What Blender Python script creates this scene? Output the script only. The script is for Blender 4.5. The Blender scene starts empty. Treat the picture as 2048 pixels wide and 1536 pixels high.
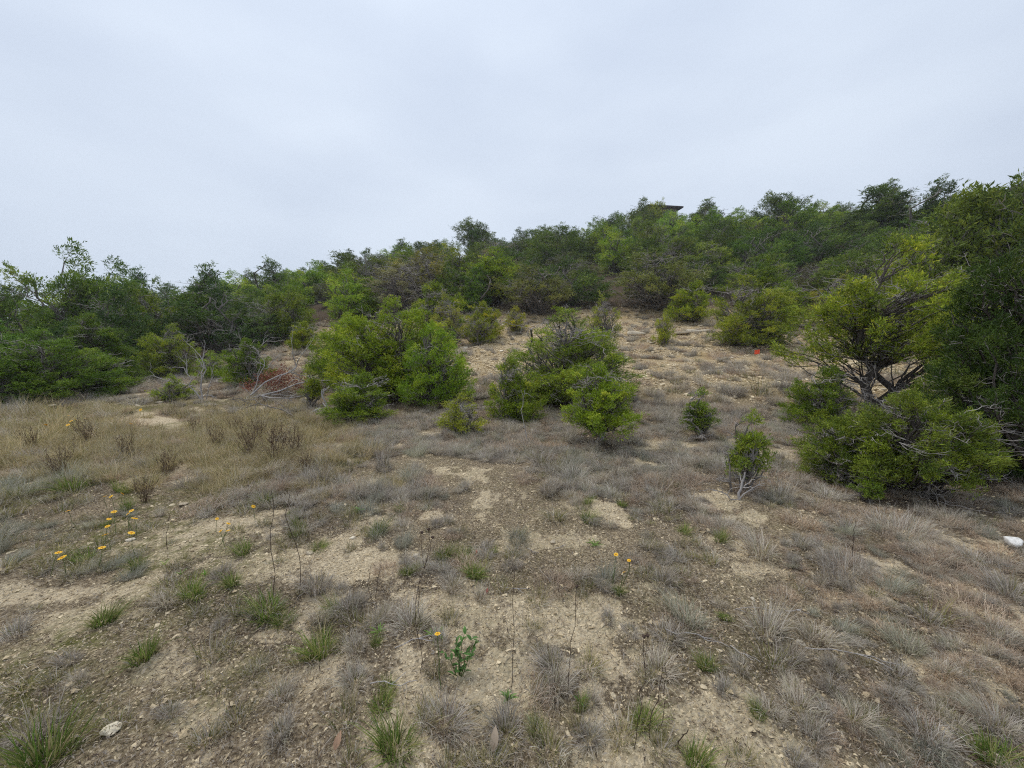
import bpy, bmesh, math
import numpy as np
from mathutils import Vector, Matrix, Euler

# ------------------------------------------------------------------ camera, sky, sun, exposure
scene = bpy.context.scene
CAM_H = 1.6
FPX = 770.0                      # focal length in pixels of a 2048 wide frame
PITCH = math.atan(78 / FPX)      # looking slightly down
cam_data = bpy.data.cameras.new('camera')
cam_data.sensor_width = 36.0
cam_data.lens = FPX / 2048 * 36.0
cam_data.clip_start = 0.05
cam_data.clip_end = 2000
cam = bpy.data.objects.new('camera', cam_data)
scene.collection.objects.link(cam)
cam.location = (0, 0, CAM_H)
cam.rotation_euler = (math.pi / 2 - PITCH, 0, 0)
scene.camera = cam

SUN_EL, SUN_AZ = math.radians(64), math.radians(-50)     # azimuth from +Y towards +X
world = bpy.data.worlds.new('World')
scene.world = world
world.use_nodes = True
wt = world.node_tree
wt.nodes.clear()
w_out = wt.nodes.new('ShaderNodeOutputWorld')
w_sky = wt.nodes.new('ShaderNodeTexSky')
w_sky.sky_type = 'NISHITA'
w_sky.sun_disc = False
w_sky.sun_elevation = SUN_EL
w_sky.sun_rotation = SUN_AZ
w_bg1 = wt.nodes.new('ShaderNodeBackground')
w_bg1.inputs['Strength'].default_value = 0.10
wt.links.new(w_sky.outputs[0], w_bg1.inputs['Color'])
w_tc = wt.nodes.new('ShaderNodeTexCoord')
w_map = wt.nodes.new('ShaderNodeMapping')
w_map.inputs['Scale'].default_value = (1.0, 1.0, 2.6)
wt.links.new(w_tc.outputs['Generated'], w_map.inputs['Vector'])
w_n = wt.nodes.new('ShaderNodeTexNoise')
w_n.inputs['Scale'].default_value = 1.7
w_n.inputs['Detail'].default_value = 5
w_n.inputs['Roughness'].default_value = 0.45
wt.links.new(w_map.outputs[0], w_n.inputs['Vector'])
w_r = wt.nodes.new('ShaderNodeValToRGB')
w_r.color_ramp.elements[0].position = 0.36
w_r.color_ramp.elements[0].color = (0.52, 0.588, 0.70, 1)
w_r.color_ramp.elements[1].position = 0.66
w_r.color_ramp.elements[1].color = (0.625, 0.695, 0.795, 1)
wt.links.new(w_n.outputs['Fac'], w_r.inputs[0])
w_bg2 = wt.nodes.new('ShaderNodeBackground')
w_bg2.inputs['Strength'].default_value = 1.0
wt.links.new(w_r.outputs[0], w_bg2.inputs['Color'])
w_sep = wt.nodes.new('ShaderNodeSeparateXYZ')              # an overcast sky brightens evenly from horizon to zenith
wt.links.new(w_tc.outputs['Generated'], w_sep.inputs[0])
w_p = wt.nodes.new('ShaderNodeMath'); w_p.operation = 'MULTIPLY'; wt.links.new(w_sep.outputs['Z'], w_p.inputs[0]); wt.links.new(w_sep.outputs['Z'], w_p.inputs[1])
w_g = wt.nodes.new('ShaderNodeMath'); w_g.operation = 'MULTIPLY_ADD'; wt.links.new(w_p.outputs[0], w_g.inputs[0]); w_g.inputs[1].default_value = .42; w_g.inputs[2].default_value = 1.0
wt.links.new(w_g.outputs[0], w_bg2.inputs['Strength'])
w_mix = wt.nodes.new('ShaderNodeMixShader')
w_mix.inputs[0].default_value = 0.93                       # thick cloud deck over the blue
wt.links.new(w_bg1.outputs[0], w_mix.inputs[1])
wt.links.new(w_bg2.outputs[0], w_mix.inputs[2])
wt.links.new(w_mix.outputs[0], w_out.inputs['Surface'])

sun_data = bpy.data.lights.new('sun', 'SUN')
sun_data.energy = 1.5
sun_data.angle = math.radians(22)
sun_data.color = (1.0, 0.94, 0.84)
sun = bpy.data.objects.new('sun', sun_data)
scene.collection.objects.link(sun)
sd = Vector((math.sin(SUN_AZ) * math.cos(SUN_EL), math.cos(SUN_AZ) * math.cos(SUN_EL), math.sin(SUN_EL)))
sun.rotation_euler = (-sd).to_track_quat('-Z', 'Y').to_euler()

vs = scene.view_settings
vs.view_transform = 'Standard'
vs.look = 'None'
vs.exposure = 0.22
vs.gamma = 1.0
vs.use_curve_mapping = False
scene.cycles.max_bounces = 5
scene.cycles.diffuse_bounces = 3
scene.cycles.glossy_bounces = 1
scene.cycles.transmission_bounces = 2
scene.cycles.transparent_max_bounces = 4
scene.cycles.volume_bounces = 0
scene.cycles.use_denoising = False
scene.cycles.filter_width = 1.15
scene.cycles.use_adaptive_sampling = True
scene.cycles.adaptive_threshold = 0.02

COL = scene.collection
rng = np.random.default_rng(7)

# ------------------------------------------------------------------ noise and terrain
def _hash(ix, iy, seed):
    h = (ix.astype(np.int64) * 374761393 + iy.astype(np.int64) * 668265263 + seed * 974711) & 0xFFFFFFFF
    h = ((h ^ (h >> 13)) * 1274126177) & 0xFFFFFFFF
    h = (h ^ (h >> 16)) & 0xFFFFFFFF
    return h / 4294967295.0

def vnoise(x, y, seed=0):
    x = np.asarray(x, float); y = np.asarray(y, float)
    ix = np.floor(x); iy = np.floor(y)
    fx = x - ix; fy = y - iy
    fx = fx * fx * fx * (fx * (fx * 6 - 15) + 10); fy = fy * fy * fy * (fy * (fy * 6 - 15) + 10)
    a = _hash(ix, iy, seed); b = _hash(ix + 1, iy, seed)
    c = _hash(ix, iy + 1, seed); d = _hash(ix + 1, iy + 1, seed)
    return (a * (1 - fx) + b * fx) * (1 - fy) + (c * (1 - fx) + d * fx) * fy

def fbm(x, y, seed=0, octaves=4, rough=0.5):
    s = 0; a = 1; t = 0
    for k in range(octaves):
        s = s + a * vnoise(x * 2 ** k + 17.3 * k, y * 2 ** k - 9.1 * k, seed + k)
        t += a; a *= rough
    return s / t

PROF = {   # image column -> (forward distance, ground height) pairs
    -1500: [(0, 0), (200, 0)],
    -500: [(0, 0), (8, 0), (20, .3), (60, 1.5), (120, 2)],
    0: [(0, 0), (7, 0), (11, .1), (16, .25), (30, 1.0), (60, 2.5), (110, 4)],
    350: [(0, 0), (10, 0), (15, .25), (18, .45), (30, 2.0), (45, 4.0), (60, 6.0), (75, 7.0), (110, 6)],
    700: [(0, 0), (8.5, 0), (11, .25), (14, .75), (18, 1.4), (25, 2.9), (32, 4.6), (45, 7.6), (60, 10.8), (74, 12.6), (90, 11), (140, 6)],
    1024: [(0, 0), (8.5, 0), (12, .45), (18, 1.45), (25, 2.95), (32, 5.4), (45, 9.6), (60, 14.6), (75, 18.6), (90, 18), (150, 10)],
    1300: [(0, 0), (6, -.02), (8, .1), (12, .62), (18, 1.65), (25, 3.2), (31, 5.4), (40, 9.0), (58, 15.8), (75, 22.2), (90, 22.6), (150, 13)],
    1650: [(0, 0), (5.5, 0), (8, .25), (12, .85), (16, 1.6), (22, 2.8), (27, 4.75), (40, 11.0), (52, 16.6), (66, 19.6), (150, 14)],
    2048: [(0, 0), (4, 0), (6.5, .35), (9, .8), (13, 1.6), (18, 3.3), (26, 7.2), (36, 12.4), (46, 16.2), (60, 17.5), (150, 14)],
    2800: [(0, 0), (3, 0), (5, .5), (8, 1.6), (12, 4), (18, 7.6), (26, 12), (40, 16), (90, 15)],
    5200: [(0, 0), (200, 4)],
}
_R = np.arange(0, 420, 0.25)
_PHI = np.radians(np.linspace(-180, 180, 721))
_cols, _ang = [], []
for u_, pr in sorted(PROF.items()):
    a_ = (u_ - 1024) / FPX
    k_ = math.sqrt(1 + a_ * a_)
    rr = np.array([p[0] for p in pr]) * k_; zz = np.array([p[1] for p in pr], float)
    z_ = np.interp(_R, rr, zz)
    ker = np.exp(-np.linspace(-2, 2, 13) ** 2); ker /= ker.sum()
    z_ = np.convolve(np.pad(z_, 6, mode='edge'), ker, 'valid')
    _cols.append(z_); _ang.append(math.atan(a_))
_cols = [np.zeros_like(_R)] + _cols + [np.zeros_like(_R)]
_ang = np.array([-math.pi * .6] + _ang + [math.pi * .6])
_cols = np.array(_cols)
_T = np.empty((len(_PHI), len(_R)))
for j in range(len(_R)):
    _T[:, j] = np.interp(_PHI, _ang, _cols[:, j])
kp = np.exp(-np.linspace(-2, 2, 15) ** 2); kp /= kp.sum()
_T = np.apply_along_axis(lambda c: np.convolve(np.pad(c, 7, mode='wrap'), kp, 'valid'), 0, _T)

def terrain(x, y):
    x = np.asarray(x, float); y = np.asarray(y, float)
    r = np.hypot(x, y); p = np.arctan2(x, y)
    fi = np.clip((p + math.pi) / (2 * math.pi) * 720, 0, 719.999); fj = np.clip(r / 0.25, 0, len(_R) - 1.001)
    i = fi.astype(int); j = fj.astype(int); a = fi - i; b = fj - j
    z = (_T[i, j] * (1 - a) + _T[i + 1, j] * a) * (1 - b) + (_T[i, j + 1] * (1 - a) + _T[i + 1, j + 1] * a) * b
    z = z + (fbm(x * .35, y * .35, 3, 3) - .5) * .22 * np.clip((r - 2) / 8, 0.1, 1)
    z = z + (fbm(x * 1.6, y * 1.6, 5, 3) - .5) * .09
    z = z + (fbm(x * 7, y * 7, 9, 2) - .5) * .03 * np.clip((25 - r) / 10, 0, 1)
    # small limestone terraces on the open slope
    led = np.clip((r - 9) / 4, 0, 1) * np.clip((32 - r) / 5, 0, 1)
    q = z / .42 + (fbm(x * .5, y * .5, 12, 2) - .5) * 1.2
    z = z + led * .10 * (np.clip((q - np.floor(q)) * 4, 0, 1) - (q - np.floor(q)) - .3)
    return z

CP, SP = math.cos(PITCH), math.sin(PITCH)
def ray(u, v):
    a = (u - 1024) / FPX; b = (768 - v) / FPX
    return np.array([a, CP + b * SP, -SP + b * CP])
_ts = np.geomspace(0.8, 160, 2600)
def hit(u, v, h=0.0):
    """Ground point (x, y, z) seen at a photo pixel, or the point h above the ground there."""
    d = ray(u, v)
    X = d[0] * _ts; Y = d[1] * _ts; Z = CAM_H + d[2] * _ts
    g = terrain(X, Y) + h
    k = np.argmax(Z < g)
    if not (Z < g).any():
        k = len(_ts) - 1
    return np.array([X[k], Y[k], g[k] - h])
def at(u, dist):
    """Ground point in image column u at a forward distance."""
    x = (u - 1024) / FPX * dist
    return np.array([x, dist, float(terrain(x, dist))])
def px(P):
    P = np.asarray(P, float)
    dy = P[..., 1]; dz = P[..., 2] - CAM_H
    f = dy * CP - dz * SP; up = dy * SP + dz * CP
    f = np.maximum(f, 1e-3)
    return 1024 + FPX * P[..., 0] / f, 768 - FPX * up / f

# ------------------------------------------------------------------ materials
def newmat(name):
    m = bpy.data.materials.new(name); m.use_nodes = True
    nt = m.node_tree; nt.nodes.clear()
    return m, nt, nt.nodes.new('ShaderNodeOutputMaterial')
def N(nt, t, **kw):
    n = nt.nodes.new(t)
    for k, v in kw.items(): setattr(n, k, v)
    return n
def mixc(nt, a, b, fac, mode='MIX'):
    n = nt.nodes.new('ShaderNodeMix'); n.data_type = 'RGBA'; n.blend_type = mode
    for s, v in ((n.inputs[0], fac), (n.inputs[6], a), (n.inputs[7], b)):
        if hasattr(v, 'is_linked'): nt.links.new(v, s)
        elif isinstance(v, (int, float)): s.default_value = v
        else: s.default_value = (*v, 1)
    return n.outputs[2]
def noise(nt, scale, detail=3, rough=.55, vec=None):
    n = nt.nodes.new('ShaderNodeTexNoise')
    n.inputs['Scale'].default_value = scale; n.inputs['Detail'].default_value = detail; n.inputs['Roughness'].default_value = rough
    if vec is not None: nt.links.new(vec, n.inputs['Vector'])
    return n.outputs['Fac']
def ramp(nt, fac, stops):
    n = nt.nodes.new('ShaderNodeValToRGB')
    e = n.color_ramp.elements
    while len(e) < len(stops): e.new(0.5)
    for k, (p, c) in enumerate(stops):
        e[k].position = p; e[k].color = (*c, 1) if len(c) == 3 else c
    nt.links.new(fac, n.inputs[0])
    return n.outputs[0]
def mathn(nt, op, a, b=None, clamp=False):
    n = nt.nodes.new('ShaderNodeMath'); n.operation = op; n.use_clamp = clamp
    for s, v in zip(n.inputs, (a, b)):
        if v is None: continue
        if hasattr(v, 'is_linked'): nt.links.new(v, s)
        else: s.default_value = v
    return n.outputs[0]

def mat_leaf(name, trans=0.27):
    m, nt, out = newmat(name)
    at_ = N(nt, 'ShaderNodeAttribute', attribute_name='col')
    oi = N(nt, 'ShaderNodeObjectInfo')
    c = mixc(nt, at_.outputs['Color'], oi.outputs['Color'], 1.0, 'MULTIPLY')
    d = N(nt, 'ShaderNodeBsdfPrincipled'); d.inputs['Roughness'].default_value = .62
    d.inputs['Specular IOR Level'].default_value = .25
    nt.links.new(c, d.inputs['Base Color'])
    t = N(nt, 'ShaderNodeBsdfTranslucent'); nt.links.new(c, t.inputs['Color'])
    mx = N(nt, 'ShaderNodeMixShader'); mx.inputs[0].default_value = trans
    nt.links.new(d.outputs[0], mx.inputs[1]); nt.links.new(t.outputs[0], mx.inputs[2])
    nt.links.new(mx.outputs[0], out.inputs[0])
    return m
def mat_grass(name):
    m, nt, out = newmat(name)
    at_ = N(nt, 'ShaderNodeAttribute', attribute_name='col')
    oi = N(nt, 'ShaderNodeObjectInfo')
    br = ramp(nt, oi.outputs['Random'], [(0, (.78, .75, .72)), (.5, (1, 1, 1)), (1, (1.18, 1.14, 1.05))])
    c = mixc(nt, at_.outputs['Color'], br, 1.0, 'MULTIPLY')
    d = N(nt, 'ShaderNodeBsdfDiffuse'); nt.links.new(c, d.inputs['Color'])
    t = N(nt, 'ShaderNodeBsdfTranslucent'); nt.links.new(c, t.inputs['Color'])
    mx = N(nt, 'ShaderNodeMixShader'); mx.inputs[0].default_value = .38
    nt.links.new(d.outputs[0], mx.inputs[1]); nt.links.new(t.outputs[0], mx.inputs[2])
    nt.links.new(mx.outputs[0], out.inputs[0])
    return m
def mat_wood(name, c1, c2, scale=14, bump=.4):
    m, nt, out = newmat(name)
    tc = N(nt, 'ShaderNodeTexCoord')
    mp = N(nt, 'ShaderNodeMapping'); mp.inputs['Scale'].default_value = (1, 1, .18)
    nt.links.new(tc.outputs['Object'], mp.inputs[0])
    f = noise(nt, scale, 5, .65, mp.outputs[0])
    c = ramp(nt, f, [(.3, c1), (.7, c2)])
    d = N(nt, 'ShaderNodeBsdfPrincipled'); d.inputs['Roughness'].default_value = .9
    d.inputs['Specular IOR Level'].default_value = .1
    nt.links.new(c, d.inputs['Base Color'])
    b = N(nt, 'ShaderNodeBump'); b.inputs['Strength'].default_value = bump; b.inputs['Distance'].default_value = .02
    nt.links.new(f, b.inputs['Height']); nt.links.new(b.outputs[0], d.inputs['Normal'])
    nt.links.new(d.outputs[0], out.inputs[0])
    return m
def mat_plain(name, c, rough=.7, var=.25, scale=30):
    m, nt, out = newmat(name)
    tc = N(nt, 'ShaderNodeTexCoord')
    f = noise(nt, scale, 3, .6, tc.outputs['Object'])
    lo = tuple(x * (1 - var) for x in c); hi = tuple(min(1, x * (1 + var)) for x in c)
    col = ramp(nt, f, [(.3, lo), (.7, hi)])
    d = N(nt, 'ShaderNodeBsdfPrincipled'); d.inputs['Roughness'].default_value = rough
    d.inputs['Specular IOR Level'].default_value = .25
    nt.links.new(col, d.inputs['Base Color']); nt.links.new(d.outputs[0], out.inputs[0])
    return m
def mat_stone(name, c1, c2, c3, scale=9):
    m, nt, out = newmat(name)
    tc = N(nt, 'ShaderNodeTexCoord'); oi = N(nt, 'ShaderNodeObjectInfo')
    f = noise(nt, scale, 6, .65, tc.outputs['Object'])
    g = noise(nt, scale * 4, 4, .6, tc.outputs['Object'])
    c = ramp(nt, f, [(.32, c1), (.52, c2), (.72, c3)])
    c = mixc(nt, c, ramp(nt, g, [(.35, (.72, .70, .68)), (.65, (1.08, 1.07, 1.05))]), .8, 'MULTIPLY')
    c = mixc(nt, c, ramp(nt, oi.outputs['Random'], [(0, (.62, .56, .48)), (.4, (.92, .86, .76)), (.7, (1.0, .97, .92)), (1, (1.4, 1.36, 1.28))]), 1.0, 'MULTIPLY')
    d = N(nt, 'ShaderNodeBsdfPrincipled'); d.inputs['Roughness'].default_value = .92
    d.inputs['Specular IOR Level'].default_value = .15
    nt.links.new(c, d.inputs['Base Color'])
    b = N(nt, 'ShaderNodeBump'); b.inputs['Strength'].default_value = .5; b.inputs['Distance'].default_value = .01
    nt.links.new(g, b.inputs['Height']); nt.links.new(b.outputs[0], d.inputs['Normal'])
    nt.links.new(d.outputs[0], out.inputs[0])
    return m

M_LEAF = mat_leaf('juniper_foliage')
M_FORB = mat_leaf('green_forb_leaf', .25)
M_GRASS = mat_grass('grass_blade')
M_BARK = mat_wood('juniper_bark', (.075, .065, .058), (.26, .23, .205), 16)
M_BARKD = mat_wood('dark_juniper_bark', (.030, .025, .022), (.13, .11, .095), 16)
M_DEAD = mat_wood('bleached_dead_wood', (.23, .21, .20), (.48, .45, .43), 20, .2)
M_TWIG = mat_wood('grey_twig', (.20, .18, .165), (.42, .385, .36), 20, .2)
M_STALK = mat_plain('dark_dry_stalk', (.06, .038, .028), .8)
M_WEED = mat_plain('brown_dry_weed', (.13, .085, .055), .85)
M_STONE = mat_stone('limestone', (.46, .42, .34), (.62, .57, .48), (.72, .69, .62))
M_WHITE = mat_plain('white_limestone', (.66, .64, .60), .9, .25, 6)
M_CHIP = mat_stone('gravel_chip', (.48, .40, .28), (.66, .57, .41), (.78, .71, .57), 40)
M_PETAL = mat_plain('yellow_petal', (.88, .50, .012), .55, .1, 60)
M_DISC = mat_plain('orange_flower_disc', (.62, .25, .006), .7, .2, 300)
M_FSTEM = mat_plain('green_flower_stem', (.10, .13, .04), .7)
M_FLAG = mat_plain('orange_red_flag_plastic', (.85, .10, .035), .45, .05)
M_WIRE = mat_plain('thin_steel_wire', (.3, .29, .28), .4)
M_ROOF = mat_plain('dark_grey_shingle', (.085, .085, .09), .85, .2, 3)
M_ROOF2 = mat_plain('blue_grey_metal_roof', (.13, .15, .19), .5, .1, 1)
M_WALL = mat_plain('tan_stone_wall', (.26, .22, .17), .9, .15, 2)
M_FASCIA = mat_plain('dark_brown_fascia', (.05, .04, .035), .7)
M_GLASS = mat_plain('dark_window_glass', (.02, .025, .03), .1, .05)

# ------------------------------------------------------------------ mesh helpers
def build_mesh(name, V, F, mat, col=None, smooth=False):
    """V (n,3); F list of arrays, each (m,k) for polygons of k corners."""
    me = bpy.data.meshes.new(name)
    if not isinstance(F, (list, tuple)): F = [F]
    F = [np.asarray(f, np.int32) for f in F if len(f)]
    V = np.asarray(V, np.float32)
    loops = np.concatenate([f.ravel() for f in F])
    tot = np.concatenate([np.full(len(f), f.shape[1], np.int32) for f in F])
    start = np.concatenate([[0], np.cumsum(tot)[:-1]]).astype(np.int32)
    me.vertices.add(len(V)); me.vertices.foreach_set('co', V.ravel())
    me.loops.add(len(loops)); me.loops.foreach_set('vertex_index', loops)
    me.polygons.add(len(tot)); me.polygons.foreach_set('loop_start', start); me.polygons.foreach_set('loop_total', tot)
    if smooth: me.polygons.foreach_set('use_smooth', np.ones(len(tot), bool))
    me.update(calc_edges=True)
    if col is not None:
        a = me.attributes.new('col', 'FLOAT_COLOR', 'POINT')
        c4 = np.ones((len(V), 4), np.float32); c4[:, :3] = col
        a.data.foreach_set('color', c4.ravel())
    me.materials.append(mat)
    return me
def obj(name, data, parent=None, link=True):
    o = bpy.data.objects.new(name, data)
    if link: COL.objects.link(o)
    if parent is not None: o.parent = parent
    return o
def tag(o, label=None, cat=None, group=None, kind=None):
    if label: o['label'] = label
    if cat: o['category'] = cat
    if group: o['group'] = group
    if kind: o['kind'] = kind
    return o

class Tubes:
    """Collects tapering tubes into one mesh."""
    def __init__(self): self.V = []; self.F = []; self.n = 0
    def add(self, P, r0, r1, k=5, cap=True):
        P = np.asarray(P, float); m = len(P)
        T = np.gradient(P, axis=0); T /= np.linalg.norm(T, axis=1, keepdims=True) + 1e-9
        ref = np.array([0, 0, 1.]) if abs(T[0, 2]) < .9 else np.array([1., 0, 0])
        A = np.cross(T, ref); A /= np.linalg.norm(A, axis=1, keepdims=True) + 1e-9
        B = np.cross(T, A)
        R = np.linspace(0, 1, m); R = r0 + (r1 - r0) * R
        th = np.arange(k) / k * 2 * math.pi
        V = P[:, None, :] + R[:, None, None] * (np.cos(th)[None, :, None] * A[:, None, :] + np.sin(th)[None, :, None] * B[:, None, :])
        idx = self.n + np.arange(m * k).reshape(m, k)
        a = idx[:-1]; b = idx[1:]
        F = np.stack([a, np.roll(a, -1, 1), np.roll(b, -1, 1), b], -1).reshape(-1, 4)
        self.V.append(V.reshape(-1, 3)); self.F.append(F); self.n += m * k
    def mesh(self, name, mat, smooth=True):
        return build_mesh(name, np.concatenate(self.V), [np.concatenate(self.F)], mat, smooth=smooth)

def wig(rg, a, b, m, amp, bow=0.0):
    a = np.asarray(a, float); b = np.asarray(b, float)
    t = np.linspace(0, 1, m)[:, None]
    P = a + (b - a) * t
    L = np.linalg.norm(b - a)
    off = np.cumsum(rg.normal(0, 1, (m, 3)), 0); off -= off[0] + (off[-1] - off[0]) * t
    P = P + off * amp * L / math.sqrt(m)
    P[:, 2] += (bow * L * np.sin(t[:, 0] * math.pi))
    return P

def unit(v): return v / (np.linalg.norm(v, axis=-1, keepdims=True) + 1e-9)

def kites(rg, base, axis, length, width):
    """One pointed, slightly folded leaf spray per row: quads with 4 verts."""
    n = len(base)
    axis = unit(axis)
    side = unit(np.cross(axis, rg.normal(0, 1, (n, 3))))
    nor = np.cross(axis, side)
    L = length[:, None]; W = width[:, None]
    mid = base + axis * L * .5
    tip = base + axis * L + nor * L * rg.normal(0, .12, (n, 1))
    V = np.stack([base, mid + side * W * .5 + nor * L * .06, tip, mid - side * W * .5 + nor * L * .06], 1).reshape(-1, 3)
    return V, np.arange(n * 4).reshape(n, 4)

def juniper(seed, H, R, stems=3, open_=.12, shape='round', nclump=60, nkite=16000, leaf=.085, lw=.3, clump=.26,
            dead=50, base_r=None, hollow=.45, lean=0.0, pal=None, bare=.0, twig_r=.006, trunk_h=.0, bark=None, plume=.5, limb=1.0, sepf=.8, lead=6, att=.75):
    """Prototype meshes (trunk, crown, bare_twigs) of a juniper-like tree of height H and radius R."""
    rg = np.random.default_rng(seed)
    br = Tubes(); tw = Tubes()
    base_r = base_r or .028 * H
    prof = {'round': lambda h: np.sqrt(np.clip(1 - ((h - .42) / .60) ** 2, 0, 1)),
            'cone': lambda h: np.clip(1.04 - h, 0, 1) ** .75 * np.clip(.55 + h * 2.5, 0, 1),
            'flat': lambda h: np.clip(.35 + h * 1.1, 0, 1) * np.sqrt(np.clip(1 - ((h - .72) / .34) ** 2 * (h > .72), 0, 1)),
            'vase': lambda h: np.clip(.25 + h * 1.1, 0, 1) * np.sqrt(np.clip(1 - ((h - .6) / .43) ** 2 * (h > .6), 0, 1))}[shape]
    SP_ = []
    for s in range(stems):
        az = s / stems * 2 * math.pi + rg.uniform(-.5, .5)
        hh = H * rg.uniform(.62, .86)
        ro = R * rg.uniform(.12, .42) * (1 if stems > 1 else .3)
        a = np.array([math.cos(az) * base_r * (.9 if stems > 1 else 0), math.sin(az) * base_r * (.9 if stems > 1 else 0), -.08])
        b = np.array([math.cos(az) * ro + lean * R, math.sin(az) * ro, hh])
        P = wig(rg, a, b, 9, .16)
        if trunk_h: P[:, :2] *= np.clip((P[:, 2:3] - trunk_h * .3) / (H * .6), .25, 1)
        br.add(P, base_r * rg.uniform(.75, 1) / (stems ** .35), base_r * .22, 7)
        SP_.append(P)
    stem_pts = np.concatenate(SP_)
    LD = []
    for k in range(lead):
        az = rg.uniform(0, 2 * math.pi) + k * 2.4
        ro = 0.12 * R if k == 0 else R * rg.uniform(.30, .72) * (.45 if shape == 'cone' else 1)
        top = H if k == 0 else H * (1 - .34 * ro / R) * rg.uniform(.70, 1.0)
        if shape == 'flat': top = H * rg.uniform(.82, 1.0)
        LD.append((math.cos(az) * ro, math.sin(az) * ro, top, R * rg.uniform(.34, .56) * (.8 if shape == 'cone' else 1)))
    pl = np.array([l[3] ** 2 * l[2] for l in LD]); pl /= pl.sum()
    C = []; RC = []
    tries = 0
    while len(C) < nclump and tries < 12000:
        tries += 1
        lx, ly, top, lr = LD[rg.choice(len(LD), p=pl)]
        h = rg.uniform(open_ * H, top); t = h / top
        k1 = (.35 + .65 * t) if shape in ('vase', 'flat') else (.75 + .25 * t)
        rad = lr * (1.02 - t) ** .5 * np.clip(.55 + t * 1.6, 0, 1) * 1.25
        az = rg.uniform(0, 2 * math.pi); f = math.sqrt(rg.uniform(hollow * .5, 1))
        p = np.array([lx * k1 + math.cos(az) * rad * f + lean * R * h / H, ly * k1 + math.sin(az) * rad * f, h * .96])
        rc = clump * rg.uniform(.55, 1.3) * (1 - .3 * t)
        if any(np.linalg.norm((p - q) * (1, 1, 1.1)) < sepf * min(rc, r2) for q, r2 in zip(C, RC)): continue
        C.append(p); RC.append(rc)
    EL = [1.0] * len(C)
    for p, rc in list(zip(C, RC)):
        if p[2] > .3 * H and rg.uniform() < plume:
            o_ = unit(np.array([p[0], p[1], 0.]) + rg.normal(0, .2, 3)) * rc * .45
            C.append(p + o_ * (1, 1, 0) + (0, 0, rc * rg.uniform(.8, 1.15))); RC.append(rc * rg.uniform(.38, .55)); EL.append(rg.uniform(1.5, 2.1))
    C = np.array(C); RC = np.array(RC)
    V = []; COLS = []
    pal = pal or [(.030, .058, .012), (.050, .088, .016), (.085, .125, .020), (.14, .16, .025)]
    pal = np.array(pal)
    wts = RC ** 2; wts /= wts.sum()
    is_bare = rg.uniform(0, 1, len(C)) < bare
    for c, rc, w, bb, el in zip(C, RC, wts, is_bare, EL):
        hd = math.hypot(c[0], c[1])
        want = np.array([c[0] * .35, c[1] * .35, max(.06 * H, c[2] - att * hd - .12 * H * att / .75)])
        s0 = stem_pts[np.argmin(np.linalg.norm((stem_pts - want) * (1, 1, 1.4), axis=1))]
        P = wig(rg, s0, c, 6, .14, .05)
        L = np.linalg.norm(c - s0)
        br.add(P, limb * max(.008, base_r * .13 + .010 * L), .005, 5)
        for q in range(9 if bb else 5):
            t0 = P[rg.integers(2, 6)]
            d = unit(rg.normal(0, 1, 3) + np.array([0, 0, .5]) + unit(c - s0) * .8)
            tw.add(wig(rg, t0, t0 + d * rc * rg.uniform(.7, 1.5), 4, .2, .04), twig_r * .9, twig_r * .4, 3)
        if bb: continue
        nt_ = max(6, int(nkite * w / 6))
        d = unit(rg.normal(0, 1, (nt_, 3)) * (1, 1, .75) + (0, 0, .7))
        rr = rc * np.clip(rg.beta(3.2, 1.4, (nt_, 1)), .12, 1) * rg.uniform(.8, 1.25, (nt_, 1))
        ax = unit(np.array([c[0], c[1], 0.]) / R * .8 + (0, 0, .75) + rg.normal(0, .25, 3))
        off = d * rr * .82
        tc = c + off + ax * ((off @ ax) * (.9 * el))[:, None]
        tdir = unit(d * .4 + ax * .9 + rg.normal(0, .3, (nt_, 3)))
        mixv = np.clip(rg.normal(.42, .24) + rg.normal(0, .22, (nt_, 1)), 0, .999) * (len(pal) - 1)
        i0 = mixv.astype(int)[:, 0]; fr = mixv - i0[:, None]
        tcol = pal[i0] * (1 - fr) + pal[np.minimum(i0 + 1, len(pal) - 1)] * fr
        base = np.repeat(tc, 6, 0) + rg.normal(0, leaf * .2, (nt_ * 6, 3)) + np.repeat(tdir, 6, 0) * rg.uniform(0, leaf * 1.1, (nt_ * 6, 1))
        axis = np.repeat(tdir, 6, 0) + rg.normal(0, .48, (nt_ * 6, 3))
        ln = leaf * rg.uniform(.55, 1.35, nt_ * 6)
        v, _ = kites(rg, base, axis, ln, ln * lw * rg.uniform(.7, 1.4, nt_ * 6))
        cc = np.repeat(np.repeat(tcol, 6, 0) * rg.uniform(.8, 1.2, (nt_ * 6, 1)), 4, 0).reshape(-1, 4, 3)
        cc[:, 2] *= (1.25, 1.18, 1.05)
        V.append(v); COLS.append(cc.reshape(-1, 3))
    for q in range(dead):
        s0 = stem_pts[rg.integers(2, len(stem_pts))]
        az = rg.uniform(0, 2 * math.pi)
        d = unit(np.array([math.cos(az), math.sin(az), rg.uniform(-.15, .9)]))
        L = R * rg.uniform(.22, .6)
        P = wig(rg, s0, s0 + d * L, 6, .2, .05)
        if P[-1, 2] < .1: continue
        tw.add(P, twig_r * 1.5, twig_r * .5, 4)
        for z in range(4):
            t0 = P[rg.integers(2, 6)]
            e = unit(d + rg.normal(0, .7, 3))
            P2 = wig(rg, t0, t0 + e * L * rg.uniform(.2, .45), 4, .25)
            tw.add(P2, twig_r, twig_r * .4, 3)
            for z2 in range(2):
                e2 = unit(e + rg.normal(0, .8, 3))
                tw.add(wig(rg, P2[2], P2[2] + e2 * L * rg.uniform(.1, .22), 3, .2), twig_r * .7, twig_r * .35, 3)
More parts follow.
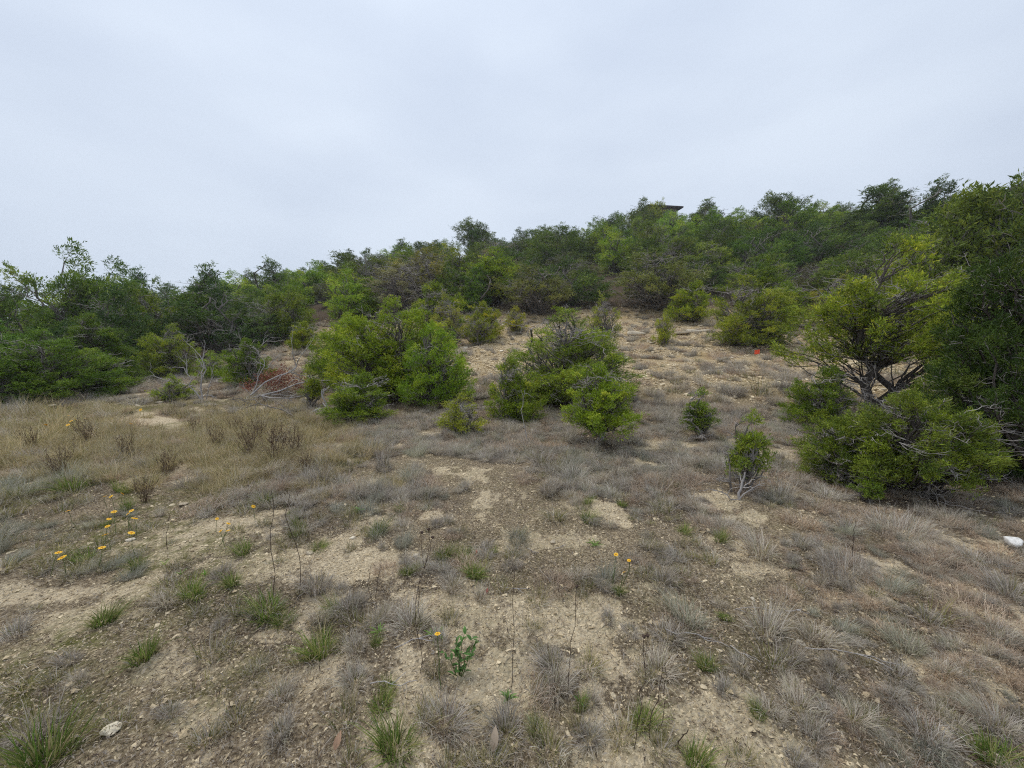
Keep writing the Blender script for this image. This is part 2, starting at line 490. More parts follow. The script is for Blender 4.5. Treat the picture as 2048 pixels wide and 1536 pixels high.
    out = {'trunk': br.mesh('trunk', bark or M_BARK), 'bare_twigs': tw.mesh('bare_twigs', M_TWIG)}
    if V:
        V = np.concatenate(V); out['crown'] = build_mesh('crown', V, np.arange(len(V)).reshape(-1, 4), M_LEAF, np.concatenate(COLS))
    out['H'] = float(C[:, 2].max() + clump * .8); out['R'] = float(np.percentile(np.hypot(C[:, 0] - lean * R * .5, C[:, 1]), 96)) + clump * .45
    return out

def place_tree(proto, loc, sx, sz, rz, name, label, cat='tree', group=None, tint=(1, 1, 1), tilt=(0, 0), twig_mat=None):
    e = obj(name, None); e.location = loc; e.rotation_euler = (tilt[0], tilt[1], rz); e.scale = (sx, sx, sz)
    e.empty_display_size = .2
    tag(e, label, cat, group)
    for part in ('trunk', 'bare_twigs', 'crown'):
        if part in proto:
            c = obj(part, proto[part], e)
            if part == 'crown': c.color = (*tint, 1)
            if part != 'trunk': c['kind'] = 'stuff'
    return e
def tree_px(proto, u, vbase, vtop, wpx, name, label, rz=None, tint=(1, 1, 1), dist=None, sink=.05, **kw):
    P = at(u, dist) if dist else hit(u, vbase)
    f = P[1] * CP - (P[2] - CAM_H) * SP
    vb = px(P)[1]
    hgt = (vb - vtop) * f / FPX
    wid = wpx * f / FPX
    P = P - (0, 0, sink)
    rz = rng.uniform(0, 6.28) if rz is None else rz
    return place_tree(proto, P, wid / 2 / proto['R'], hgt / proto['H'], rz, name, label, tint=tint, **kw)

# ------------------------------------------------------------------ ground
def smooth(x, a, b):
    t = np.clip((x - a) / (b - a), 0, 1)
    return t * t * (3 - 2 * t)
TREELINE_U = [-600, 0, 150, 300, 450, 600, 750, 1000, 1250, 1400, 1600, 1800, 2048, 2500]
TREELINE_Y = [9, 11.5, 13.5, 16.5, 20, 24, 26, 27, 27, 26.5, 25, 20, 14, 11]
def treeline(x, y):
    u = 1024 + FPX * np.asarray(x) / np.maximum(np.asarray(y), .3)
    return np.interp(u, TREELINE_U, TREELINE_Y)
BARE_PX = [(1130, 1235, 170, 46, 1), (915, 1212, 80, 30, .8), (1440, 1420, 150, 60, .55), (1560, 1510, 170, 40, .8), (440, 1068, 130, 40, .85),
           (560, 1120, 110, 30, .6), (60, 1192, 140, 18, .9), (90, 1330, 130, 60, .55), (660, 886, 60, 9, 1), (310, 848, 130, 13, 1), (1185, 1015, 60, 16, .7),
           (710, 1130, 70, 34, .7), (1330, 892, 90, 12, .9), (980, 1350, 110, 40, .5), (1120, 1082, 90, 14, .6), (1720, 1200, 100, 20, .4), (640, 1345, 130, 36, .45),
           (1240, 1330, 120, 40, .5), (350, 1340, 130, 40, .5), (1310, 1180, 60, 20, .35), (800, 1110, 60, 20, .4), (470, 820, 70, 8, .6), (120, 1240, 120, 16, .5)]
_bare = []
for (u, v, ru, rv, s) in BARE_PX:
    c = hit(u, v); e = hit(u + ru, v); g = hit(u, v - rv)
    _bare.append((c[0], c[1], abs(e[0] - c[0]) + .02, abs(g[1] - c[1]) + .02, s))
def bare(x, y):
    s = np.zeros(np.shape(x))
    for (cx, cy, rx, ry, k) in _bare:
        s = np.maximum(s, k * np.exp(-(((x - cx) / rx) ** 2 + ((y - cy) / ry) ** 2) ** 1.3))
    n = fbm(x * 2.3, y * 2.3, 21, 4, .6)
    return np.clip(s * 1.15 * (.4 + .6 * smooth(n, .22, .55)) + .75 * smooth(n, .58, .70), 0, 1)
def slope_soil(x, y):
    z = _base_z(x, y); r = np.hypot(x, y)
    u = 1024 + FPX * x / np.maximum(y, .3)
    return smooth(z, .10, .55) * smooth(r, 7, 10) * smooth(u, 470, 680) * (1 - smooth(y - treeline(x, y), 0, 5))
def _base_z(x, y):
    r = np.hypot(x, y); p = np.arctan2(x, y)
    i = np.clip((p + math.pi) / (2 * math.pi) * 720, 0, 719).astype(int); j = np.clip(r / .25, 0, len(_R) - 1).astype(int)
    return _T[i, j]

ang = np.concatenate([np.radians(np.linspace(-180, -66, 40, endpoint=False)), np.radians(np.linspace(-66, 66, 560, endpoint=False)), np.radians(np.linspace(66, 180, 40, endpoint=False))])
rad = np.concatenate([[.02], np.geomspace(.5, 220, 420)])
A_, R_ = np.meshgrid(ang, rad)
GX = (np.sin(A_) * R_).ravel(); GY = (np.cos(A_) * R_).ravel()
GZ = terrain(GX, GY)
na, nr = len(ang), len(rad)
ii = np.arange(nr * na).reshape(nr, na)
a0 = ii[:-1]; b0 = ii[1:]
GF = np.stack([a0, b0, np.roll(b0, -1, 1), np.roll(a0, -1, 1)], -1).reshape(-1, 4)

m, nt, out = newmat('stony_soil')
geo = N(nt, 'ShaderNodeNewGeometry')
pos = geo.outputs['Position']
A_b = N(nt, 'ShaderNodeAttribute', attribute_name='bare').outputs['Fac']
A_s = N(nt, 'ShaderNodeAttribute', attribute_name='slope').outputs['Fac']
A_g = N(nt, 'ShaderNodeAttribute', attribute_name='mossy').outputs['Fac']
A_w = N(nt, 'ShaderNodeAttribute', attribute_name='wood').outputs['Fac']
n1 = noise(nt, 9, 5, .65, pos); n2 = noise(nt, 55, 5, .7, pos); n3 = noise(nt, 2.2, 4, .6, pos)
vor = N(nt, 'ShaderNodeTexVoronoi'); vor.inputs['Scale'].default_value = 48; nt.links.new(pos, vor.inputs['Vector'])
vor2 = N(nt, 'ShaderNodeTexVoronoi'); vor2.inputs['Scale'].default_value = 17; nt.links.new(pos, vor2.inputs['Vector'])
litter = ramp(nt, n2, [(.30, (.075, .055, .038)), (.45, (.23, .18, .12)), (.58, (.42, .345, .24)), (.74, (.66, .57, .43))])
sand = ramp(nt, n2, [(.25, (.38, .30, .19)), (.45, (.58, .48, .33)), (.62, (.67, .57, .41)), (.8, (.75, .66, .51))])
fac = mathn(nt, 'ADD', A_b, mathn(nt, 'MULTIPLY', mathn(nt, 'SUBTRACT', n1, .5), 1.9))
fac = mathn(nt, 'MULTIPLY', mathn(nt, 'SUBTRACT', fac, .26), 3.6, True)
A_h = N(nt, 'ShaderNodeAttribute', attribute_name='humus_shade').outputs['Fac']
litter = mixc(nt, litter, ramp(nt, n2, [(.30, (.045, .034, .024)), (.46, (.135, .105, .072)), (.60, (.26, .215, .155)), (.76, (.50, .43, .33))]), mathn(nt, 'MULTIPLY', A_h, .85))  # contact shade beneath dense grass, painted in as darker organic litter
c = mixc(nt, litter, sand, fac)
ys = ramp(nt, n1, [(.3, (.30, .20, .09)), (.5, (.48, .35, .175)), (.7, (.54, .44, .28))])
chipc = ramp(nt, vor2.outputs['Color'], [(.1, (.20, .16, .11)), (.5, (.46, .38, .26)), (.9, (.70, .62, .48))])
ys = mixc(nt, ys, chipc, ramp(nt, n3, [(.35, (.15,) * 3), (.62, (.7,) * 3)]))
c = mixc(nt, c, ys, A_s)
peb = ramp(nt, vor.outputs['Color'], [(.0, (.55, .5, .46)), (.5, (.98, .96, .92)), (1, (1.35, 1.3, 1.2))])
c = mixc(nt, c, peb, .55, 'MULTIPLY')
gm = mathn(nt, 'MULTIPLY', A_g, ramp(nt, n1, [(.38, (0,) * 3), (.62, (1,) * 3)]))
c = mixc(nt, c, ramp(nt, n2, [(.3, (.07, .075, .02)), (.7, (.20, .19, .06))]), gm)
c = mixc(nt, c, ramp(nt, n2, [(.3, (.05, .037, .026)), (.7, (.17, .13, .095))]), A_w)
d = N(nt, 'ShaderNodeBsdfDiffuse'); nt.links.new(c, d.inputs['Color'])
hgt = mathn(nt, 'ADD', mathn(nt, 'MULTIPLY', n2, .6), mathn(nt, 'MULTIPLY', vor.outputs['Distance'], -.5))
b = N(nt, 'ShaderNodeBump'); b.inputs['Strength'].default_value = 1.0; b.inputs['Distance'].default_value = .04
nt.links.new(hgt, b.inputs['Height']); nt.links.new(b.outputs[0], d.inputs['Normal'])
nt.links.new(d.outputs[0], out.inputs[0])
M_SOIL = m

gme = build_mesh('ground', np.stack([GX, GY, GZ], 1), [GF], M_SOIL, smooth=True)
def fattr(me, name, arr):
    a = me.attributes.new(name, 'FLOAT', 'POINT'); a.data.foreach_set('value', np.asarray(arr, np.float32))
GU = 1024 + FPX * GX / np.maximum(GY, .3)
fattr(gme, 'bare', bare(GX, GY))
fattr(gme, 'slope', slope_soil(GX, GY))
fattr(gme, 'humus_shade', smooth(fbm(GX * .8, GY * .8, 71, 3), .28, .52))
fattr(gme, 'mossy', np.clip((1 - smooth(GU, 100, 900)) * .75 + .25, 0, 1) * smooth(fbm(GX * .9, GY * .9, 33, 3), .45, .62) * (GY > 0) * (GY < 12))
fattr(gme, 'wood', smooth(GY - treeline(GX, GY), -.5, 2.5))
ground = obj('ground', gme)
tag(ground, kind='structure')
ground['label'] = 'stony tan soil of the clearing and the wooded hillside'

# ------------------------------------------------------------------ grass and other small plants (prototypes)
def blades(rg, n, rb, L, width, droop, curl, pal, spread=1.0, seg=3, base_z=-.015):
    """Ribbon blades that rise from a small base and arch over."""
    az = rg.uniform(0, 2 * math.pi, n); rr = rb * np.sqrt(rg.uniform(0, 1, n))
    az0 = az + rg.normal(0, .6, n)
    B = np.stack([np.cos(az0) * rr, np.sin(az0) * rr, np.full(n, base_z)], 1)
    ln = rg.uniform(L[0], L[1], n) * np.where(rg.uniform(0, 1, n) < .2, .55, 1.0) * (1 + .35 * np.cos(az - rg.uniform(0, 6.28)))
    th = np.clip(rg.beta(1.6, 1.8, n) * spread, .02, 1.5)          # start angle off vertical
    dr = droop * rg.uniform(.4, 1.4, n)
    pts = [B]
    cur = B.copy(); ca = az.copy()
    for s in range(seg):
        step = ln / seg
        d = np.stack([np.cos(ca) * np.sin(th), np.sin(ca) * np.sin(th), np.cos(th)], 1)
        cur = cur + d * step[:, None]
        cur[:, 2] = np.maximum(cur[:, 2], .004)
        pts.append(cur.copy())
        th = np.minimum(th + dr * (s + 1) / seg, 2.3); ca = ca + rg.normal(0, curl, n)
    P = np.stack(pts, 1)                                            # n, seg+1, 3
    side = unit(np.stack([-np.sin(az), np.cos(az), rg.normal(0, .5, n)], 1))
    w = width * rg.uniform(.6, 1.4, n)
    prof = np.linspace(1, .25, seg)
    V = []
    for s in range(seg):
        V.append(P[:, s] - side * (w * prof[s] / 2)[:, None]); V.append(P[:, s] + side * (w * prof[s] / 2)[:, None])
    V.append(P[:, seg])
    k = 2 * seg + 1
    V = np.stack(V, 1).reshape(-1, 3)
    o = np.arange(n)[:, None] * k
    Q = np.concatenate([o + np.array([2 * s, 2 * s + 1, 2 * s + 3, 2 * s + 2]) for s in range(seg - 1)], 0)
    T = o + np.array([2 * seg - 2, 2 * seg - 1, 2 * seg])
    pal = np.array(pal)
    ci = rg.integers(0, len(pal), n)
    c = pal[ci] * rg.uniform(.72, 1.25, (n, 1))
    return V, Q, T, np.repeat(c, k, 0)
def tuft_mesh(name, layers, seed):
    rg = np.random.default_rng(seed)
    Vs, Qs, Ts, Cs, off = [], [], [], [], 0
    for kw in layers:
        V, Q, T, C = blades(rg, **kw)
        Vs.append(V); Qs.append(Q + off); Ts.append(T + off); Cs.append(C); off += len(V)
    return build_mesh(name, np.concatenate(Vs), [np.concatenate(Qs), np.concatenate(Ts)], M_GRASS, np.concatenate(Cs))
GREY = [(.47, .425, .37), (.58, .53, .475), (.39, .345, .295), (.67, .63, .575), (.46, .44, .34), (.30, .25, .205)]
PINK = [(.53, .415, .315), (.62, .50, .385), (.42, .315, .235), (.66, .56, .44), (.31, .225, .165)]
STRAW = [(.56, .47, .29), (.46, .37, .21), (.62, .54, .36), (.34, .27, .15), (.32, .30, .13)]
OLIVE = [(.23, .225, .08), (.32, .29, .12), (.15, .17, .05), (.46, .40, .24), (.38, .33, .20)]
GREEN = [(.125, .205, .04), (.18, .265, .055), (.09, .15, .03), (.24, .30, .08), (.36, .34, .15), (.30, .29, .11)]
BLUE = [(.36, .365, .285), (.46, .455, .37), (.54, .52, .45), (.27, .275, .195)]
K = {}
K['grey'] = [tuft_mesh('grey_grass', [dict(n=380, rb=.08, L=(.11, .21), width=.0048, droop=1.0, curl=.22, pal=GREY, spread=1.05),
                                     dict(n=40, rb=.04, L=(.10, .17), width=.004, droop=.4, curl=.1, pal=OLIVE, spread=.8)], 100 + i) for i in range(4)]
K['greybig'] = [tuft_mesh('broad_grey_grass', [dict(n=1100, rb=.24, L=(.12, .25), width=.0042, droop=1.1, curl=.25, pal=GREY, spread=1.1),
                                              dict(n=150, rb=.2, L=(.12, .24), width=.0042, droop=.9, curl=.3, pal=PINK, spread=1.0)], 110 + i) for i in range(3)]
K['pinkbig'] = [tuft_mesh('broad_pink_grass', [dict(n=1200, rb=.30, L=(.09, .21), width=.0040, droop=1.4, curl=.7, pal=PINK, spread=1.2, seg=4)], 115 + i) for i in range(3)]
K['blue'] = [tuft_mesh('blue_grey_grass', [dict(n=380, rb=.07, L=(.11, .20), width=.004, droop=.7, curl=.15, pal=BLUE, spread=1.1)], 120 + i) for i in range(3)]
K['pink'] = [tuft_mesh('dry_pink_grass', [dict(n=380, rb=.15, L=(.09, .21), width=.0042, droop=1.3, curl=.7, pal=PINK, spread=1.3, seg=4),
                                         dict(n=60, rb=.12, L=(.1, .2), width=.0045, droop=.8, curl=.3, pal=GREY, spread=1.2)], 140 + i) for i in range(4)]
K['straw'] = [tuft_mesh('straw_grass', [dict(n=220, rb=.13, L=(.14, .30), width=.0045, droop=.7, curl=.25, pal=STRAW, spread=1.0),
                                       dict(n=90, rb=.13, L=(.10, .22), width=.0045, droop=.5, curl=.2, pal=OLIVE, spread=.9)], 160 + i) for i in range(4)]
K['green'] = [tuft_mesh('green_grass', [dict(n=230, rb=.065, L=(.10, .23), width=.0068, droop=.75, curl=.12, pal=GREEN, spread=1.05),
                                       dict(n=25, rb=.06, L=(.12, .24), width=.005, droop=.9, curl=.3, pal=STRAW, spread=1.2)], 180 + i) for i in range(4)]
K['olive'] = [tuft_mesh('olive_grass', [dict(n=110, rb=.07, L=(.08, .20), width=.005, droop=.7, curl=.25, pal=OLIVE, spread=1.1),
                                       dict(n=90, rb=.08, L=(.08, .18), width=.005, droop=.9, curl=.4, pal=GREY, spread=1.3)], 200 + i) for i in range(4)]
K['mat'] = [tuft_mesh('matted_grass', [dict(n=70, rb=.16, L=(.05, .13), width=.004, droop=1.1, curl=.6, pal=GREY + PINK + OLIVE[:2], spread=1.5)], 220 + i) for i in range(4)]
K['sprig'] = [tuft_mesh('grass_sprig', [dict(n=26, rb=.035, L=(.04, .11), width=.0045, droop=.7, curl=.3, pal=OLIVE + GREY[:3], spread=1.2)], 240 + i) for i in range(4)]

def litter_mesh(seed):
    """A few fallen blades, leaf scraps and twig bits lying on the soil."""
    rg = np.random.default_rng(seed)
    n = 38
    P = np.stack([rg.normal(0, .08, n), rg.normal(0, .08, n), rg.uniform(.0, .006, n)], 1)
    az = rg.uniform(0, 6.28, n); L = rg.uniform(.006, .03, n); w = rg.uniform(.001, .0045, n)
    d = np.stack([np.cos(az), np.sin(az), rg.normal(0, .25, n)], 1)
    s = np.stack([-np.sin(az), np.cos(az), rg.normal(0, .4, n)], 1)
    mid = P + np.array([0, 0, .004])
    V = np.stack([P - d * L[:, None] / 2, mid + s * w[:, None] / 2, P + d * L[:, None] / 2, mid - s * w[:, None] / 2], 1).reshape(-1, 3)
    pal = np.array([(.13, .10, .075), (.24, .19, .14), (.38, .32, .25), (.50, .44, .36), (.10, .075, .06), (.32, .29, .26)])
    c = np.repeat(pal[rg.integers(0, len(pal), n)], 4, 0)
    return build_mesh('litter', V, [np.arange(n * 4).reshape(n, 4)], M_GRASS, c)
K['litter'] = [litter_mesh(260 + i) for i in range(6)]

def hull_mesh(name, seed, n=14, flat=.5, mat=None, sub=0):
    rg = np.random.default_rng(seed)
    bm = bmesh.new()
    p = unit(rg.normal(0, 1, (n, 3))) * rg.uniform(.75, 1, (n, 1))
    p[:, 0] *= rg.uniform(.8, 1.25); p[:, 2] *= flat
    for q in p: bm.verts.new(q)
    r = bmesh.ops.convex_hull(bm, input=bm.verts)
    bmesh.ops.delete(bm, geom=[g for g in r['geom_interior'] if isinstance(g, bmesh.types.BMVert)], context='VERTS')
    if sub:
        bmesh.ops.triangulate(bm, faces=list(bm.faces))
        for q in range(2):
            bmesh.ops.subdivide_edges(bm, edges=list(bm.edges), cuts=1, use_grid_fill=True)
            bmesh.ops.smooth_vert(bm, verts=list(bm.verts), factor=.22, use_axis_x=True, use_axis_y=True, use_axis_z=True)
        bmesh.ops.recalc_face_normals(bm, faces=list(bm.faces))
        for v in bm.verts:
            k = float(fbm(np.array(v.co.x * 2.5 + seed), np.array(v.co.y * 2.5 + v.co.z * 3), seed, 3)) - .5
            v.co += v.co.normalized() * k * .14
    me = bpy.data.meshes.new(name); bm.to_mesh(me); bm.free()
    me.materials.append(mat or M_STONE)
    if sub:
        me.polygons.foreach_set('use_smooth', np.ones(len(me.polygons), bool))
    return me
K['chip'] = [hull_mesh('chip', 300 + i, 9, .5, M_CHIP) for i in range(8)]

# ------------------------------------------------------------------ scattered stuff (geometry nodes on real points)
def scatter(name, label, kinds, pts, rot, scl, idx):
    src = bpy.data.collections.new(name + '_source')
    k = 0
    for kind in kinds:
        for me in K[kind]:
            src.objects.link(bpy.data.objects.new('%s_source_%03d' % (name, k), me)); k += 1
    me = bpy.data.meshes.new(name)
    n = len(pts)
    me.vertices.add(n); me.vertices.foreach_set('co', np.asarray(pts, np.float32).ravel())
    a = me.attributes.new('rot', 'FLOAT_VECTOR', 'POINT'); a.data.foreach_set('vector', np.asarray(rot, np.float32).ravel())
    a = me.attributes.new('scl', 'FLOAT_VECTOR', 'POINT'); a.data.foreach_set('vector', np.asarray(scl, np.float32).ravel())
    a = me.attributes.new('idx', 'INT', 'POINT'); a.data.foreach_set('value', np.asarray(idx, np.int32))
    o = obj(name, me); tag(o, label, None, None, 'stuff')
    g = bpy.data.node_groups.new(name + '_nodes', 'GeometryNodeTree')
    g.interface.new_socket('Geometry', in_out='INPUT', socket_type='NodeSocketGeometry')
    g.interface.new_socket('Geometry', in_out='OUTPUT', socket_type='NodeSocketGeometry')
    gi = g.nodes.new('NodeGroupInput'); go = g.nodes.new('NodeGroupOutput')
    ip = g.nodes.new('GeometryNodeInstanceOnPoints'); ci = g.nodes.new('GeometryNodeCollectionInfo')
    ci.inputs['Collection'].default_value = src; ci.inputs['Separate Children'].default_value = True; ci.inputs['Reset Children'].default_value = True
    def na_(nm, t):
        q = g.nodes.new('GeometryNodeInputNamedAttribute'); q.data_type = t; q.inputs['Name'].default_value = nm
        return q.outputs['Attribute']
    e2r = g.nodes.new('FunctionNodeEulerToRotation')
    L = g.links.new
    L(gi.outputs[0], ip.inputs['Points']); L(ci.outputs[0], ip.inputs['Instance'])
    ip.inputs['Pick Instance'].default_value = True
    L(na_('idx', 'INT'), ip.inputs['Instance Index']); L(na_('rot', 'FLOAT_VECTOR'), e2r.inputs[0])
    L(e2r.outputs[0], ip.inputs['Rotation']); L(na_('scl', 'FLOAT_VECTOR'), ip.inputs['Scale'])
    L(ip.outputs[0], go.inputs[0])
    md = o.modifiers.new('scatter', 'NODES'); md.node_group = g
    return o
def wedge(rg, n, r0, r1, a0=-64, a1=64):
    """n points spread evenly over the ground between two ranges."""
    r = np.sqrt(rg.uniform(r0 ** 2, r1 ** 2, n)); a = np.radians(rg.uniform(a0, a1, n))
    return np.sin(a) * r, np.cos(a) * r
def upos(x, y): return px(np.stack([x, y, terrain(x, y)], -1))

def clear_of_cam(x, y): return np.hypot(x, y) > 1.0

# gravel
rg = np.random.default_rng(50)
X, Y, S = [], [], []
for n, r0, r1, s0, s1 in ((42000, 1.0, 3.6, .004, .014), (26000, 3.6, 7.5, .007, .020), (5200, 1.0, 7, .013, .034), (9000, 7, 13, .01, .03)):
    x, y = wedge(rg, n, r0, r1)
    keep = rg.uniform(0, 1, n) < .45 + .55 * bare(x, y)
    X.append(x[keep]); Y.append(y[keep]); S.append(s0 + (s1 - s0) * rg.beta(1.2, 3, keep.sum()))
for n, r0, r1, s0, s1 in ((46000, 7, 18, .02, .075), (22000, 16, 32, .03, .12), (9000, 8, 26, .05, .14)):
    x, y = wedge(rg, n, r0, r1, -30, 64)
    keep = rg.uniform(0, 1, n) < slope_soil(x, y) * smooth(fbm(x * .7, y * .7, 41, 3), .22, .5)
    X.append(x[keep]); Y.append(y[keep]); S.append(s0 + (s1 - s0) * rg.beta(1.1, 3.5, keep.sum()))
X = np.concatenate(X); Y = np.concatenate(Y); S = np.concatenate(S); n = len(X)
scatter('gravel', 'small pale limestone chips strewn over the soil and slope', ['chip'], np.stack([X, Y, terrain(X, Y) + S * .12], 1),
        np.stack([rg.normal(0, .25, n), rg.normal(0, .25, n), rg.uniform(0, 6.28, n)], 1), np.stack([S, S, S * rg.uniform(.6, 1.1, n)], 1), rg.integers(0, 8, n))

# dead leaf and straw litter
x, y = np.concatenate([wedge(rg, 13000, 1.0, 7.5), wedge(rg, 5000, 7.5, 12)], 1)
keep = rg.uniform(0, 1, len(x)) < (1 - .8 * bare(x, y)) * np.where(np.hypot(x, y) < 4, 1, .55)
x = x[keep]; y = y[keep]; n = len(x)
s = rg.uniform(.8, 1.5, n)
scatter('fallen_litter', 'grey brown scraps of dead grass and leaves on the soil', ['litter'], np.stack([x, y, terrain(x, y) + .002], 1),
        np.stack([rg.normal(0, .1, n), rg.normal(0, .1, n), rg.uniform(0, 6.28, n)], 1), np.stack([s, s, s], 1), rg.integers(0, 6, n))

# low grass between the countable tufts
ORDER = ['grey', 'blue', 'pink', 'straw', 'green', 'olive', 'mat', 'sprig']
FIRST = {}
_k = 0
for kk in ORDER: FIRST[kk] = _k; _k += len(K[kk])
def region_kind(rg, u, v, x, y):
    """Which grass grows here."""
    u = u + (float(fbm(x * .55, y * .55, 77, 3)) - .5) * 520 + rg.normal(0, 30); v = v + rg.normal(0, 12)
    if u < 340 and 960 < v < 1160: p = dict(olive=.46, mat=.26, green=.06, blue=.12, sprig=.1)
    elif u < 640 and 820 < v < 985: p = dict(straw=.50, olive=.22, grey=.10, mat=.10, pink=.08)
    elif u > 1480 and v > 930: p = dict(pink=.36, grey=.34, mat=.12, olive=.10, blue=.08)
    elif 840 < v < 1010: p = dict(grey=.54, mat=.09, pink=.16, blue=.11, olive=.10)
    elif v <= 840: p = dict(grey=.66, mat=.06, pink=.18, olive=.10)
    elif u < 700: p = dict(mat=.40, sprig=.28, olive=.22, green=.04, grey=.06)
    else: p = dict(mat=.28, sprig=.27, olive=.18, grey=.16, green=.07, pink=.04)
    ks = list(p); return ks[rg.choice(len(ks), p=np.array([p[k] for k in ks]) / sum(p.values()))]
rg = np.random.default_rng(60)
PX_, PY_, PS_, PI_ = [], [], [], []
for n, r0, r1, s0, s1 in ((2700, 1.15, 4.2, .30, .75), (4300, 4.2, 9.5, .5, 1.25), (5600, 9, 30, 1.0, 2.0), (2600, 5, 12, .7, 1.2), (1800, 2.6, 5.5, .35, .7)):
    x, y = wedge(rg, n, r0, r1)
    uu, vv = upos(x, y)
    bb = bare(x, y); ss = slope_soil(x, y)
    uu0, vv0 = uu, vv; uu = uu + (fbm(x * .55, y * .55, 77, 3) - .5) * 520 + rg.normal(0, 30, n)
    dens = (1 - .93 * bb) * (1 - .5 * ss) * smooth(fbm(x * .8, y * .8, 71, 3), .22, .55)
    dens = np.where((uu > 1480) & (vv > 930) | (uu < 640) & (vv < 985), dens * 1.6 + .25 * (1 - bb), dens)
    dens *= (y < treeline(x, y) + 2)
    if r0 == 2.6: dens = np.where((uu < 330) & (vv > 950) & (vv < 1160), .9 * (1 - .8 * bb), 0)
    if r0 == 5: dens = np.where((uu < 660) & (vv < 985), .9 * (1 - bb), 0)
    sel = np.nonzero(rg.uniform(0, 1, n) < dens)[0]
    for q in sel:
        kd = region_kind(rg, uu0[q], vv0[q], x[q], y[q])
        PX_.append(x[q]); PY_.append(y[q]); PS_.append(rg.uniform(s0, s1) * (.68 if uu0[q] > 1400 and vv0[q] > 960 else 1.0)); PI_.append(FIRST[kd] + rg.integers(0, len(K[kd])))
x = np.array(PX_); y = np.array(PY_); s = np.array(PS_); n = len(x)
scatter('grass', 'short dry grass growing over the clearing', ORDER, np.stack([x, y, terrain(x, y)], 1),
        np.stack([rg.normal(0, .12, n), rg.normal(0, .12, n), rg.uniform(0, 6.28, n)], 1), np.stack([s * rg.uniform(.7, 1.45, n), s * rg.uniform(.7, 1.3, n), s * rg.uniform(.65, 1.15, n)], 1), np.array(PI_))

# ------------------------------------------------------------------ trees
DK = [(.075, .120, .021), (.125, .185, .028), (.19, .255, .035), (.29, .325, .046)]
BR = [(.145, .212, .022), (.24, .335, .029), (.345, .43, .039), (.49, .515, .057)]
YG = [(.17, .215, .03), (.26, .31, .038), (.36, .40, .05), (.46, .46, .06)]
OL = [(.15, .165, .05), (.21, .22, .062), (.28, .28, .08), (.37, .34, .11)]
# close ones: finer sprays
J_BIG = juniper(1, 2.7, 1.35, 4, .03, 'round', 270, 96000, .055, .19, .20, 50, pal=BR, lead=11)
J_BIG2 = juniper(2, 2.2, .95, 3, .02, 'round', 150, 56000, .05, .19, .18, 30, pal=BR, lead=9)
J_LOOSE = juniper(3, 2.6, 1.15, 4, .02, 'round', 200, 72000, .05, .19, .20, 90, pal=DK[1:] + BR[1:], bare=.05, lead=10)
J_LOOSE2 = juniper(4, 1.6, .75, 3, .05, 'round', 105, 40000, .045, .19, .15, 70, pal=BR, bare=.08)
J_TWIG = juniper(5, 1.5, .6, 5, .23, 'vase', 60, 11000, .045, .20, .13, 130, pal=OL, bare=.35)
J_SMALL = juniper(6, .75, .40, 4, .05, 'vase', 62, 13000, .032, .20, .085, 70, base_r=.018, pal=YG[:3] + BR[2:], twig_r=.0035, bare=.22, plume=.7)
J_SAP = juniper(7, .8, .28, 2, .28, 'round', 40, 8500, .03, .20, .08, 30, lead=3, base_r=.018, pal=DK + BR[1:2], twig_r=.0035, bare=.12)
J_RIGHT = juniper(8, 1.35, 1.0, 5, .2, 'vase', 220, 92000, .036, .19, .13, 80, base_r=.045, pal=DK[1:] + BR[1:3], twig_r=.004, bark=M_BARKD)
J_FORK = juniper(9, 3.0, 1.25, 2, .28, 'round', 150, 60000, .05, .19, .19, 50, base_r=.10, pal=DK[1:] + BR, hollow=.3, lean=.3, bark=M_BARKD, limb=.55, plume=.7, lead=8, att=.42)
J_DARK = juniper(10, 3.6, 1.2, 3, .03, 'round', 240, 84000, .05, .19, .18, 30, base_r=.08, pal=DK, bark=M_BARKD)
# hillside ones
F = []
F.append(juniper(21, 4.3, 1.9, 3, .05, 'round', 85, 22000, .12, .23, .44, 18, pal=DK, twig_r=.009))
F.append(juniper(22, 4.6, 1.8, 3, .08, 'round', 80, 21000, .12, .23, .43, 22, pal=BR, twig_r=.009, bare=.04))
F.append(juniper(23, 4.0, 2.1, 4, .12, 'vase', 82, 18000, .12, .23, .42, 60, pal=DK[1:] + YG[1:2], twig_r=.010, bare=.10))
F.append(juniper(24, 5.2, 1.6, 2, .06, 'cone', 85, 21000, .12, .23, .40, 15, pal=DK, twig_r=.009, lead=3))
F.append(juniper(25, 3.6, 1.7, 4, .22, 'vase', 95, 14000, .11, .23, .30, 120, pal=OL, twig_r=.009, bare=.2))
F.append(juniper(26, 3.8, 1.8, 3, .05, 'round', 78, 21000, .12, .23, .43, 22, pal=YG, twig_r=.009))
F.append(juniper(27, 5.6, 2.3, 2, .36, 'flat', 66, 15000, .13, .23, .48, 30, pal=DK, twig_r=.011, hollow=.2))
F.append(juniper(28, 4.4, 2.0, 3, .23, 'vase', 70, 6000, .12, .34, .23, 240, pal=[(.24, .20, .09), (.33, .29, .13), (.42, .37, .17)], twig_r=.011, bare=.45))
LOOK = {0: 'dense dark juniper', 1: 'bright green juniper', 2: 'spreading grey-twigged juniper', 3: 'narrow pointed juniper', 4: 'half-bare grey juniper',
        5: 'yellow green juniper', 6: 'tall open dark tree', 7: 'pale leafless tree'}
T_ = []      # (x, y, radius) of trees already standing
def T(proto, u, vb, vt, w, name, label, **kw):
    e = tree_px(proto, u, vb, vt, w, name, label, **kw)
    T_.append((e.location.x, e.location.y, proto['R'] * e.scale[0])); return e

